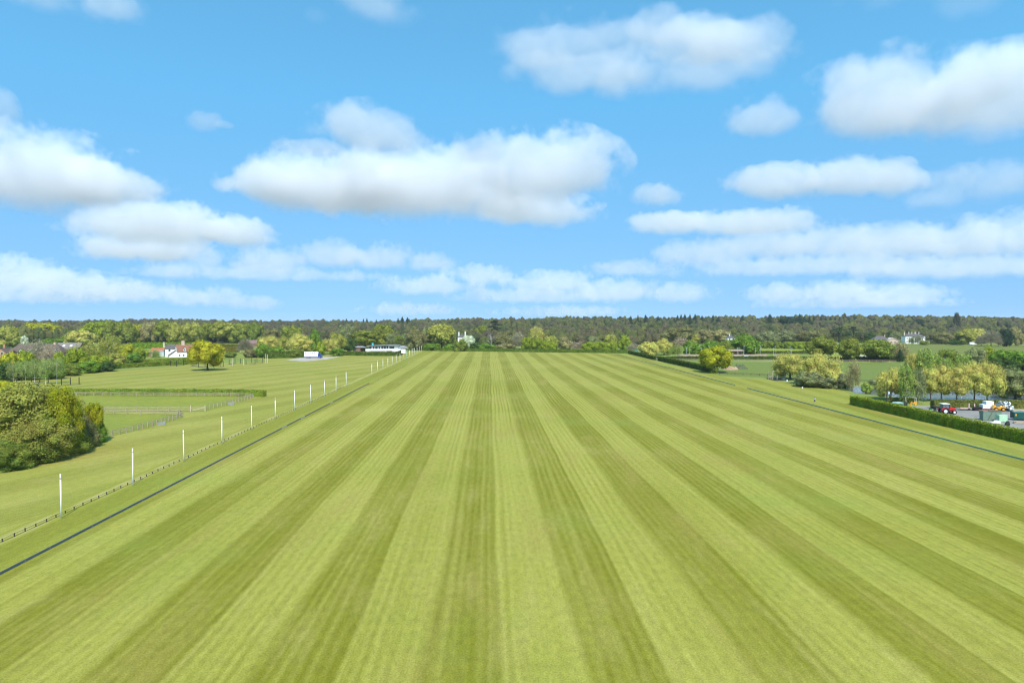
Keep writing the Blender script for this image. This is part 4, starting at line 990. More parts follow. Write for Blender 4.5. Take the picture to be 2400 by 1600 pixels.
MB().box(0, 15, 2, 11, -.1, 4.6).build('wall', BRICKP, bp); MB().hip(-.6, 16, 1.4, 11.6, 4.6, 8.6).build('roof', SLATE, bp)
MB().prism([(13, -.1), (24, -.1), (24, 3.6), (18.5, 6.4), (13, 3.6)], 'y', 0, 9).build('gable_wing', BRICKP, bp); MB().prism([(12.2, 3.3), (18.5, 6.5), (24.8, 3.3), (24.8, 3.7), (18.5, 6.9), (12.2, 3.7)], 'y', -.5, 9.4).build('gable_roof', plain('pale_pink_tiles', (.50, .40, .35), .85), bp)
chimney(bp, 12.4, 6, 6.5, 9.6, .9, .8, BRICKP, 1); window(bp, 16.5, 0, .8, 1.4, 1.9); window(bp, 20.5, 0, .8, 1.4, 1.9); window(bp, 1.5, 2, 2.6, 1.2, 1.6); window(bp, 4.5, 2, 2.6, 1.2, 1.6)
mn = thing('mansion', 'large white mansion with grey hipped roofs and many chimneys', 'house', at(2122, 805), R(-9)); mn.scale = (.8, .9, .95)
MB().box(0, 25, 0, 12, -.1, 8.2).build('wall', WHITE, mn); MB().hip(-.5, 25.5, -.5, 12.5, 8.3, 11.3).build('roof', SLATE, mn)
MB().box(9, 22, -3, -.02, -.1, 6.9).build('front_wing', WHITE, mn); MB().hip(8.6, 22.4, -3.4, 1.2, 6.95, 8.6, 1.8).build('wing_roof', SLATE, mn)
for x, mt in ((1.2, STONE), (6.8, STONE), (10.6, STONE), (15.2, STONE), (19.6, STONE)): chimney(mn, x, 6, 9, 13.0, 1.9 if x == 15.2 else 1.1, 1., mt, 2)
for x in (2, 4.8, 7.4, 23.6): window(mn, x, 0, 4.9, 1.1, 1.9); window(mn, x, 0, 1.1, 1.1, 2.1)
for x in (11, 13.8, 17, 20): window(mn, x, -3, 4.3, 1.1, 1.7, '-y', plain('green_shutter', (.05, .12, .07), .6), 0); window(mn, x, -3, .8, 1.2, 2.0)
vn = thing('parked_van', 'white van parked in the park beyond the hill meadow', 'van', at(2274, 808.6), 0)
MB().prism([(0, .5), (.2, 2.2), (.8, 2.9), (4.8, 2.9), (5.6, 2.0), (6.3, 1.5), (6.5, .5)], 'y', 0, 2.4).build('body', WHITE, vn, .08); MB().prism([(4.4, 1.7), (4.4, 2.6), (4.8, 2.6), (5.4, 1.9), (5.4, 1.7)], 'y', -.03, -.005).build('side_window', GLASS, vn)
for x in (1.3, 5.0): MB().tube((x, -.06, .42), (x, .2, .42), .42, .42, 14).build('wheel', POSTB, vn)
fb = thing('farm_building', 'grey-roofed farm building among the trees above the arena', 'barn', at(1528, 802), 0); gable_body(0, 13, 0, 8, 6.5, 9.4).build('wall', BRICKP, fb); gable_roof(0, 13, 0, 8, 6.5, 9.4).build('roof', plain('pale_sheet_roof', (.42, .44, .46), .5), fb)

# arena: wall boards, floodlights, shelter
ARW = plain('arena_boards', (.36, .27, .21), .85, .15, 1.)
def arena_wall(label, p0, p1):
    a, b = at(*p0), at(*p1); t = thing('arena_wall', label, 'wall', a, math.atan2(b.y - a.y, b.x - a.x)); L = (b - a).length; n_ = max(1, round(L / 3.6))
    for i in range(n_): MB().box(L * i / n_ + .02, L * (i + 1) / n_ - .02, -.05, .05, 0, 1.95).build('board_panel', ARW, t)
    for i in range(0, n_ + 1, 2): MB().box(L * i / n_ - .09, L * i / n_ + .09, -.2, -.06, 0, 2.05).build('post', WOODP, t)
arena_wall('brown boarded arena wall between the pale trunks and the oak', (1588, 837), (1800, 837)); arena_wall('brown boarded arena wall past the opening, willow end', (1813, 837), (1845, 837.3))
MB_ = plain('galvanised_mast', (.42, .44, .45), .5, .1, 1, .4)
lmast = None
for i, (x, top, base) in enumerate(((1608.5, 815, 838), (1616.5, 814, 834), (1643.4, 815.5, 838), (1661.7, 811.5, 834), (1704.6, 811.5, 834), (1728.4, 815.5, 838), (1743.5, 811.5, 835), (1770, 816.5, 834), (1781.6, 811.5, 834), (1812.5, 816, 838), (1816.5, 812, 834), (1851.6, 812, 834), (1855.3, 816, 838))):
    p = at(x, base); h = ztop(x, top, p.y)
    if lmast is None:
        lmast = thing('floodlight_mast', 'slim grey floodlight mast, one of those round the boarded arena', 'floodlight', p, 0, 'floodlight masts round the arena')
        MB().tube((0, 0, -.1), (0, 0, 1), .13, .10, 8).build('mast', MB_, lmast, 0, True); MB().box(-.45, .45, -.3, .15, .98, 1.03).build('lamp_head', MB_, lmast)
        lmast.scale = (1, 1, h)
    else:
        c = dup(lmast, p); c.scale = (1, 1, h)
sh = thing('arena_shelter', 'brown open-sided shelter behind the boarded arena wall', 'shelter', at(1709, 835), 0)
MB().prism([(-.5, 3.5), (-.5, 4.1), (4.5, 4.7), (4.5, 4.1)], 'x', -.4, 10.2).build('roof', plain('brown_sheet_roof', (.30, .23, .18), .8), sh)
for x in (0, 3.3, 6.6, 9.8):
    for y in (0, 4): MB().box(x - .09, x + .09, y - .09, y + .09, 0, 3.5 + y * .1).build('post', WOODP, sh)
MB().box(0, 9.8, 4.15, 4.25, 0, 3.8).build('back_wall', BRICKB, sh)
jb = MB().box(-1, 2, -.8, .8, 0, 2.1).build('water_tank', plain('grey_plastic', (.38, .40, .42), .6)); jb.location = at(1746, 840.5); tag(jb, 'grey box tank against the arena wall', 'tank')
gt = thing('field_gate', 'grey metal gate between the two clipped side hedges', 'gate', (103.6, 413.6, 0), R(90))
for x in (0.2, 4.9): MB().box(x - .12, x + .12, -.12, .12, -.1, 1.5).build('post', WOODP, gt)
for z in (.3, .6, .9, 1.2): MB().tube((.3, 0, z), (4.8, 0, z), .04, .04, 6).build('bar', MB_, gt)
gs = MB().box(0, 2.4, -.05, .05, .2, 3.1).box(.1, .2, -.1, .1, -.1, .2).box(2.2, 2.3, -.1, .1, -.1, .2).build('net_screen', plain('teal_screen', (.05, .28, .24), .7)); gs.location = at(1488, 831); tag(gs, 'small teal screen behind the far corner hedge', 'screen')

# soil heap near the oak
def heap(name, label, px, py, w, h, col, cat, seed):
    bm = bmesh.new(); bmesh.ops.create_grid(bm, x_segments=30, y_segments=16, size=1); r = np.random.default_rng(seed)
    for v in bm.verts:
        d = max(0, 1 - (v.co.x ** 2 + v.co.y ** 2)); v.co.z = (d ** .7) * h * (.75 + .5 * math.sin(v.co.x * 7 + seed) * math.cos(v.co.y * 5)) + (r.uniform(0, .25) * h if d > 0 else 0) - (.05 if d <= 0 else 0)
        v.co.x *= w / 2; v.co.y *= w / 3
    me = bpy.data.meshes.new(name); bm.to_mesh(me); bm.free(); me.materials.append(field_mat(name + '_soil', col, .3)); o = link(bpy.data.objects.new(name, me)); o.location = at(px, py); return tag(o, label, cat)
heap('soil_heap', 'bare reddish soil heap beyond the yellow-green oak', 1712, 866, 8, 1.5, (.33, .23, .15), 'soil heap', 3)
heap('weed_heap', 'dark weedy heap next to the reddish soil heap', 1735, 865, 7.5, 2.2, (.10, .12, .06), 'heap', 5)

# timber pergola
pg = thing('pergola', 'unfinished timber pergola on a dark mat beside the yellow willow', 'pergola', at(1801, 889.5), 0)
q = lambda x, y: at(1780 + x / 11.76, 860 + y / 11.76) - at(1801, 889.5)
posts = [(245, 335, 3.0), (365, 355, 3.7), (485, 345, 2.6), (535, 325, 2.9), (630, 335, 3.0), (690, 345, 3.1), (315, 345, 1.7), (285, 335, 1.6), (595, 325, 1.6), (410, 320, 1.4)]
for x, y, h in posts: p = q(x, y); MB().box(p.x - .09, p.x + .09, p.y - .09, p.y + .09, -.05, h).build('post', WOODL, pg)
def beam(a, b, z, mat=WOODL): p0 = q(*a); p1 = q(*b); MB().tube(p0 + Vector((0, 0, z)), p1 + Vector((0, 0, z)), .09, .09, 4).build('beam', mat, pg)
beam((245, 335), (365, 355), 2.75); beam((365, 355), (475, 335), 3.65); beam((535, 325), (690, 345), 2.95); beam((245, 335), (620, 330), 1.35, WOODP)
mt = MB(); mt.prism([tuple(q(*p).to_2d()) for p in ((205, 325), (435, 375), (820, 375), (830, 355), (560, 318))], 'z', .02, .16).build('mat', plain('rubber_mat', (.025, .027, .035), .8), pg)
MB().prism([tuple(q(*p).to_2d()) for p in ((585, 330), (740, 330), (780, 352), (640, 352))], 'z', .17, .35).build('sand_tray', plain('pale_sand', (.55, .46, .33), .9), pg)
p = q(760, 385); tag_ = MB().tube(p + Vector((0, 0, 0)), p + Vector((0, 0, .45)), .32, .26, 10).build('tub', WHITE); tag_.location = at(1801, 889.5); tag(tag_, 'small white tub at the corner of the pergola mat', 'tub')
sg = thing('marker_sign', 'small round white marker on a thin stake in the lawn', 'sign', at(1880.4, 915.6)); MB().tube((0, 0, -.1), (0, 0, 1.), .03, .03, 6).build('stake', WOODP, sg); MB().tube((0, -.06, 1.15), (0, -.02, 1.15), .24, .24, 14).build('disc', POLEW, sg)

# ------------------------------------------------------------------ lorry
lo = thing('horsebox_lorry', 'white and blue horsebox lorry parked on the gravel patch', 'lorry', at(713, 839.2), R(-4))
BLUE = plain('blue_vehicle_paint', (.02, .055, .21), .35, .06, 1, 0, .5); TYRE = plain('tyre_rubber', (.02, .02, .021), .8); CHROME = plain('wheel_steel', (.45, .46, .47), .4, .1, 2, .6)
MB().box(0, 8.9, 0, 2.5, 1.0, 4.15).build('box_body', WHITE, lo, .08); MB().box(.05, 8.85, -.02, 2.48, .62, 1.0).build('skirt', BLUE, lo, .04)
for x in (.9, 3.1, 4.4, 5.6, 6.9): MB().box(x - .32, x + .32, -.035, -.005, 3.35, 3.75).build('window', GLASS, lo)
MB().prism([(9.0, .6), (11.3, .6), (11.35, 1.7), (11.0, 2.9), (9.0, 2.95)], 'y', .05, 2.45).build('cab', BLUE, lo, .1)
MB().prism([(9.55, 1.75), (10.75, 1.75), (10.6, 2.7), (9.6, 2.7)], 'y', .015, .04).build('side_window', GLASS, lo); MB().box(11.05, 11.2, .25, 2.25, 1.8, 2.7).build('windscreen', GLASS, lo); MB().box(11.3, 11.45, .1, 2.4, .55, .95).build('bumper', POSTB, lo); MB().box(6.0, 7.0, -.03, -.005, 1.2, 3.0).build('ramp_door', WHITE, lo)
for x in (1.9, 3.0, 10.1):
    for y in (.02, 2.2): w = MB().tube((x, y, .5), (x, y + .28, .5), .5, .5, 18).build('wheel', TYRE, lo); MB().tube((x, y - .015, .5), (x, y + .3, .5), .26, .26, 12).build('rim', CHROME, w)
MB().box(11.25, 11.36, .25, .55, 1.05, 1.3).build('headlight', WHITE, lo); MB().box(11.25, 11.36, 1.95, 2.25, 1.05, 1.3).build('headlight', WHITE, lo)

# ------------------------------------------------------------------ farmyard: tractor, loader, stacks
RED = plain('red_vehicle_paint', (.50, .018, .02), .3, .05, 1, 0, .5); YEL = plain('yellow_vehicle_paint', (.75, .33, .01), .35, .05, 1, 0, .5); CABG = plain('cab_glass', (.10, .15, .17), .1, .1, 1, 0, .6)
def wheel(par, x, y, r, w, rimmat, rr=.6):
    o = bpy.data.objects.new('wheel', None); COL.objects.link(o); o.parent = par; o.location = (x, y, r)
    b = MB(); n_ = 22; prof = [(-.5, .62), (-.5, .9), (-.38, 1), (.38, 1), (.5, .9), (.5, .62)]
    vs = [(math.cos(a) * k * r, q * w, math.sin(a) * k * r) for a in [2 * math.pi * i / n_ for i in range(n_)] for q, k in prof]; k = len(prof)
    b.add(vs, [(i * k + j, ((i + 1) % n_) * k + j, ((i + 1) % n_) * k + (j + 1) % k, i * k + (j + 1) % k) for i in range(n_) for j in range(k)])
    for i in range(n_): a = 2 * math.pi * (i + .5) / n_; b.tube((math.cos(a) * r, -w * .4, math.sin(a) * r), (math.cos(a + .12) * r, w * .4, math.sin(a + .12) * r), .035 * r / .8, None, 4)
    b.build('tyre', TYRE, o)
    MB().tube((0, -w * .34, 0), (0, w * .34, 0), r * rr, r * rr, 18).tube((0, -w * .42, 0), (0, w * .42, 0), r * .2, r * .2, 10).build('rim', rimmat, o)
    return o
tr = thing('tractor', 'red tractor with white-roofed cab parked in the farmyard', 'tractor', at(2206, 970.5), R(-4))
RIMW = plain('silver_rim', (.62, .62, .62), .4, .05)
for y in (0, 1.75): wheel(tr, 1.05, y, .80, .5, RIMW, .58); wheel(tr, 3.35, y + (.05 if y == 0 else -.05), .55, .4, RIMW, .58)
MB().box(.7, 3.6, .55, 1.25, .6, 1.05).build('chassis', POSTB, tr, .04)
MB().prism([(2.2, 1.0), (3.95, .95), (4.05, 1.25), (3.85, 1.62), (2.2, 1.85)], 'y', .5, 1.3).build('bonnet', RED, tr, .07); MB().box(3.95, 4.06, .6, 1.2, .95, 1.35).build('grille', POSTB, tr)
MB().prism([(.45, 1.35), (2.1, 1.35), (2.15, 2.55), (.55, 2.55)], 'y', .22, 1.58).build('cab', CABG, tr, .04)
for x, xx in ((.5, .58), (1.25, 1.27), (2.08, 2.12)):
    for y in (.2, 1.56): MB().tube((x, y + .02, 1.3), (xx, y + .02, 2.55), .045, .045, 6).build('cab_pillar', POSTB, tr)
MB().box(.38, 2.3, .1, 1.7, 2.55, 2.72).build('cab_roof', WHITE, tr, .06)
for y0 in (-.3, 1.5):
    f = MB(); vs = []
    for i in range(9):
        a = R(20 + 150 * i / 8)
        for k, yy in ((.90, y0), (.90, y0 + .6), (.98, y0 + .6), (.98, y0)): vs.append((1.05 + math.cos(a) * k, yy, .80 + math.sin(a) * k))
    f.add(vs, [(i * 4 + j, i * 4 + 4 + j, i * 4 + 4 + (j + 1) % 4, i * 4 + (j + 1) % 4) for i in range(8) for j in range(4)]).build('mudguard', RED, tr)
MB().tube((2.35, .35, 1.5), (2.35, .35, 2.6), .05, .05, 8).build('exhaust', POSTB, tr)
sp = thing('spreader', 'black spreader hopper hitched behind the red tractor', 'implement', at(2190, 966), R(-4))
MB().add([(0.15, .1, .75), (1.25, .1, .75), (1.25, 1.5, .75), (.15, 1.5, .75), (-.1, -.1, 1.5), (1.5, -.1, 1.5), (1.5, 1.7, 1.5), (-.1, 1.7, 1.5)], [(0, 3, 2, 1), (0, 1, 5, 4), (1, 2, 6, 5), (2, 3, 7, 6), (3, 0, 4, 7), (4, 5, 6, 7)]).build('hopper', POSTB, sp); MB().box(.5, 2.1, -.05, .05, .45, 1.2).box(.5, .6, .1, 1.3, .1, .75).build('frame', plain('grey_steel', (.28, .29, .30), .5, .1, 2, .4), sp)
# yellow telehandler
tl = thing('loader', 'yellow wheeled loader with a lowered bucket beside the white stacks', 'loader', at(2330, 963.3), R(-12))
for x in (.5, 2.2):
    for y in (0, 1.5): wheel(tl, x, y, .5, .4, YEL, .6)
MB().prism([(-.1, .55), (2.7, .5), (2.8, 1.05), (1.6, 1.25), (1.1, 1.6), (0, 1.5)], 'y', .35, 1.25).build('body', YEL, tl, .06); MB().prism([(.55, 1.2), (1.55, 1.2), (1.4, 2.2), (.7, 2.2)], 'y', .3, 1.0).build('cab', CABG, tl, .04); MB().box(.62, 1.48, .26, 1.04, 2.2, 2.3).build('cab_roof', POSTB, tl)
MB().tube((.2, 1.15, 1.5), (3.0, 1.05, 1.0), .16, .14, 8).tube((3.0, 1.05, 1.0), (3.5, 1.05, .55), .14, .12, 8).build('boom', YEL, tl); MB().prism([(3.3, .75), (3.6, .15), (4.6, .1), (4.55, .22), (3.7, .3), (3.5, .8)], 'y', -.1, 2.0).build('bucket', plain('dark_teal_steel', (.02, .05, .06), .5), tl)
# white wrapped stacks
WRAP = plain('white_wrapping', (.78, .80, .82), .4, .06, 2); 
def stack(label, px, py, w, d, tiers, th, base=None):
    t = thing('wrapped_stack', label, 'stack', at(px, py), R(-8))
    for i in range(tiers): MB().box(-w / 2 + random.uniform(0, .03), w / 2 - random.uniform(0, .03), 0, d, .15 + i * th, .15 + (i + 1) * th - .025).build('layer', WRAP, t, .025)
    MB().box(-w / 2, w / 2, 0, d, 0, .12).build('pallet', WOODP, t)
stack('tall white wrapped stack in the farmyard before the hedge', 2320.5, 961.5, 1.95, 1.9, 7, .33); stack('short white wrapped stack beside the tall one', 2307.5, 962.5, 1.0, 1.7, 5, .31)
tp = thing('wire_trailer', 'dark red low trailer with pale posts in front of the white stacks', 'trailer', at(2303, 965), R(-5)); MB().box(0, 2.3, 0, 1.0, .3, .8).build('bed', plain('dark_red_crate', (.16, .02, .03), .6), tp)
for x in (0, 1.3, 2.4): MB().tube((x, -.05, .2), (x, -.05, 1.9), .035, .035, 6).build('upright', WOODL, tp)
MB().tube((0, -.05, 1.35), (2.4, -.05, 1.35), .025, .025, 6).build('rail', WOODP, tp)
for x in (.4, 1.9): MB().tube((x, -.15, .28), (x, .0, .28), .28, .28, 12).build('wheel', YEL, tp)
# speckled bales
BALE = plain('speckled_wrap', (.42, .46, .46), .45)
m, n, o_ = nt('black_white_wrap'); g = G(n); c = g.mix(g.mr(g.noise(g.pos(), 1.6, 3, .6), .48, .54), (.68, .72, .70), (.03, .045, .055)); n.links.new(g.principled(c, .45), o_.inputs[0])
b0 = at(2349, 961.5); bl = None
for i, (dx, dy, dz) in enumerate(((0, 0, .65), (1.35, .1, .65), (2.7, 0, .65), (.65, .2, 1.75), (2.0, .3, 1.75))):
    if bl is None:
        bm = MB().tube((0, 0, 0), (0, 1.3, 0), .64, .64, 18); bl = o = bm.build('wrapped_bale', m, None, .06, False)
    else: o = bl.copy(); COL.objects.link(o)
    o.location = b0 + Vector((dx, dy, dz)); o.rotation_euler = (0, random.uniform(0, 3), random.uniform(-.15, .15))
    tag(o, 'black and white speckled wrapped bale, ' + ('bottom row, next to the loader cab', 'middle of the bottom row', 'bottom row, hedge end', 'top row, above the loader', 'top row, hedge end')[i], 'bale', 'speckled bales by the yard hedge')
# trailer with pale posts
PINK = plain('pale_pink_paint', (.68, .45, .38), .6); tf = thing('flat_trailer', 'low flat trailer with two pale pink uprights in front of the yard hedge', 'trailer', at(2252, 961.5), R(-2))
MB().box(0, 3.9, 0, 1.7, .45, .56).build('bed', plain('rusty_bed', (.30, .24, .2), .8), tf); MB().box(-1.5, 0, .75, .95, .42, .52).build('drawbar', MB_, tf)
for x in (2.2, 3.7): MB().box(x - .1, x + .1, -.02, .15, .56, 1.85).build('upright', PINK, tf); MB().tube((x, -.12, .3), (x, .08, .3), .3, .3, 14).build('wheel', TYRE, tf)
MB().box(2.2, 3.7, .02, .1, 1.65, 1.75).build('crossbar', WOODD, tf); MB().box(-.2, 2.0, .0, .12, .57, .72).build('side_rail', PINK, tf)
dr = MB().box(-1.0, 1.0, -.5, .5, 0, .75).prism([(-1.2, .75), (1.2, .75), (.7, 1.05), (-.6, 1.0)], 'y', -.6, .6).build('covered_mower', plain('black_cover', (.02, .02, .022), .7)); dr.location = at(2290, 962); tag(dr, 'black covered mower beside the flat trailer', 'mower')
# green container, mint cabinet, skip
SAGE = plain('sage_green_steel', (.17, .24, .18), .6, .15, 1.5); cn = thing('container', 'sage green steel container near the clipped yard hedge', 'container', at(2304.5, 985.5), R(-16))
b = MB().box(0, 3.9, 0, 2.2, .1, 2.25); b.build('body', SAGE, cn)
for i in range(14): MB().box(.15 + i * .27, .27 + i * .27, -.04, -.003, .2, 2.15).build('rib', SAGE, cn)
MB().box(-.05, 3.95, -.06, 2.26, 2.26, 2.34).build('top_rim', plain('rusty_rim', (.22, .16, .11), .8), cn); lg = MB()
for i in range(4): lg.tube((1.2 + i * .1, .3 + i * .35, 2.46), (4.0, .5 + i * .3, 2.44), .11, .1, 7)
lg = lg.build('timber_poles', plain('old_poles', (.13, .10, .075), .9)); lg.location = cn.location; lg.rotation_euler = cn.rotation_euler; tag(lg, 'dark old poles lying on the sage green container', 'poles')
MB().tube((.9, -.15, .1), (1.9, -.1, 2.3), .05, .05, 6).build('prop', plain('old_poles', (.13, .10, .075), .9), cn)
mc = thing('cabinet', 'mint green steel cabinet beside the sage green container', 'cabinet', at(2342, 989.5), R(-3)); MINT = plain('mint_green_steel', (.36, .55, .36), .5, .06, 1.)
MB().box(0, 1.95, 0, 1.2, .08, 1.75).build('body', MINT, mc, .03); MB().box(.05, .96, -.03, -.003, .15, 1.68).build('door', MINT, mc); MB().box(.99, 1.9, -.03, -.003, .15, 1.68).build('door', MINT, mc); MB().tube((.95, -.034, 1.2), (.95, -.05, 1.2), .13, .13, 12).build('badge', WHITE, mc)
sk = thing('skip', 'dark green skip with a yellow mark at the frame edge of the yard', 'skip', at(2377, 985), R(-14)); DG = plain('dark_green_steel', (.012, .075, .055), .5, .12, 2)
MB().prism([(0, .45), (.0, 1.95), (4.2, 1.95), (4.0, .45)], 'y', 0, .12).prism([(0, .45), (.0, 1.95), (4.2, 1.95), (4.0, .45)], 'y', 1.9, 2.02).box(0, .1, .125, 1.895, .46, 1.94).box(.1, 4.0, .125, 1.895, .45, .55).build('body', DG, sk); MB().box(.25, .5, -.02, -.003, 1.1, 1.6).build('mark', YEL, sk); MB().prism([(0.2, 1.97), (3.8, 1.97), (2.0, 2.25)], 'y', .2, 1.8).build('load', plain('teal_tarpaulin', (.10, .19, .20), .7), sk)
LOG = plain('cut_timber', (.40, .31, .21), .85, .25, 3)
tb = thing('timber_pile', 'pile of cut planks and logs in front of the dark green skip', 'timber pile', at(2378, 992), R(-10))
for i in range(7): o = MB().tube((random.uniform(-.2, .2), .22 * (i % 4), .13 + .24 * (i // 4)), (2.6 + random.uniform(-.3, .3), .22 * (i % 4) + .05, .13 + .24 * (i // 4)), .115, .1, 8).build('log', LOG, tb)
dm = MB().tube((0, 0, 0), (0, 0, .75), .34, .34, 14).tube((0, 0, .75), (0, 0, .85), .28, .28, 14).build('drum', POSTB); dm.location = at(2362, 995); tag(dm, 'black drum between the cabinet and the timber pile', 'drum')
dm = MB().tube((0, 0, 0), (0, .75, 0), .38, .38, 14).build('tyre_roll', POSTB); dm.location = at(2364, 998) + Vector((0, 0, .38)); tag(dm, 'black roll lying in front of the drum', 'roll')
bg = MB(); bg.box(0, 2.2, 0, .9, 0, .3).prism([(.8, .31), (2.1, .31), (1.9, .6), (1.2, .7)], 'y', .1, .8); bg = bg.build('sheeted_crate', WRAP, None, .04); bg.location = at(2325, 992); tag(bg, 'white sheeted crate at the foot of the sage green container', 'crate')
au = thing('auger', 'rusty orange arm with a black foot standing in the yard', 'implement', at(2297, 978.5)); RUST = plain('rust_paint', (.36, .20, .08), .8, .25, 3)
MB().tube((0, 0, .75), (-.12, .1, 1.9), .12, .2, 8).tube((-.12, .1, 1.85), (.5, .3, 1.7), .16, .1, 8).build('arm', RUST, au); MB().tube((.12, -.05, 0), (0, 0, .78), .2, .1, 8).build('foot', POSTB, au)
cv = thing('covered_trailer', 'pale teal covered trailer behind the clipped yard hedge', 'trailer', at(2096, 954), 0); MB().box(0, 2.7, 0, 1.4, .4, 1.0).build('bed', plain('teal_tarpaulin', (.10, .19, .20), .7), cv); MB().prism([(-.05, 1.0), (2.75, 1.0), (2.3, 1.4), (.5, 1.35)], 'y', -.05, 1.45).build('cover', plain('pale_teal_cover', (.30, .42, .40), .6), cv)
for x in (.8, 2.0): MB().tube((x, -.1, .32), (x, .08, .32), .32, .32, 14).build('wheel', TYRE, cv)
bk = MB().box(-.5, .6, 0, .9, 0, .8).prism([(-.6, .8), (.7, .8), (.4, 1.3), (-.4, 1.2)], 'y', 0, .8).build('black_tank', POSTB); bk.location = at(2122, 953); tag(bk, 'black lumpy tank beside the covered trailer', 'tank')
dg = thing('digger_arm', 'orange hooked excavator arm showing above the yard hedge', 'excavator arm', at(2134, 957), 0); MB().tube((0, 0, 0), (.1, 0, 1.7), .18, .15, 8).tube((.1, 0, 1.7), (.9, 0, 1.45), .15, .13, 8).tube((.9, 0, 1.45), (1.3, 0, 1.95), .13, .1, 8).build('arm', YEL, dg); MB().prism([(1.0, 1.2), (1.5, 1.9), (1.65, 1.3), (1.2, .9)], 'y', -.25, .25).build('bucket', YEL, dg); MB().box(-.7, .6, -.4, .5, 0, .6).build('base', plain('grey_steel', (.28, .29, .30), .5, .1, 2, .4), dg)
gb = MB().tube((0, 0, 0), (0, 0, .35), .35, .42, 12).build('green_tub', plain('green_plastic', (.03, .22, .05), .5)); gb.location = at(2181, 960); tag(gb, 'small green tub at the corner of the yard hedge', 'tub')

# goal frame
gf_ = thing('goal_frame', 'white football goal frame behind the yard hedge', 'goal', at(2121.5, 946)); 
a, b_ = Vector((0, 0, 0)), at(2147, 948) - at(2121.5, 946)
for p in (a, b_): MB().path([p, p + Vector((0, 0, 2.0)), p + Vector((.1, .6, 2.0)), p + Vector((.3, 1.7, 0))], .05, 6).build('side_frame', POLEW, gf_)
MB().tube(a + Vector((0, 0, 2)), b_ + Vector((0, 0, 2)), .055, .055, 6).build('crossbar', POLEW, gf_)
# twin utility poles
up = thing('utility_poles', 'pair of dark wooden utility poles carrying a grey transformer', 'utility pole', at(2078.5, 945)); q1 = at(2088, 945.5) - at(2078.5, 945)
TAR = plain('creosoted_wood', (.045, .028, .022), .8); MB().tube((0, 0, -.2), (0, 0, 6.4), .15, .12, 8).build('pole', TAR, up); MB().tube(q1 + Vector((0, 0, -.2)), q1 + Vector((0, 0, 6.2)), .15, .12, 8).build('pole', TAR, up)
MB().box(.15, q1.x - .1, -.3, .35, 2.7, 3.45).build('transformer', plain('pale_grey_enamel', (.42, .50, .50), .5), up, .05)
MB().box(0, q1.x, -.06, .06, 2.5, 2.65).build('crossbeam', TAR, up)
for i in range(3): MB().box(q1.x - .16, q1.x + .2, -.22, -.17, 1.95 + i * .36, 2.2 + i * .36).build('warning_plate', POLEW, up)
MB().box(q1.x - .14, q1.x + .18, -.22, -.17, 1.45, 1.85).build('warning_plate', plain('yellow_plate', (.72, .45, .06), .5), up)

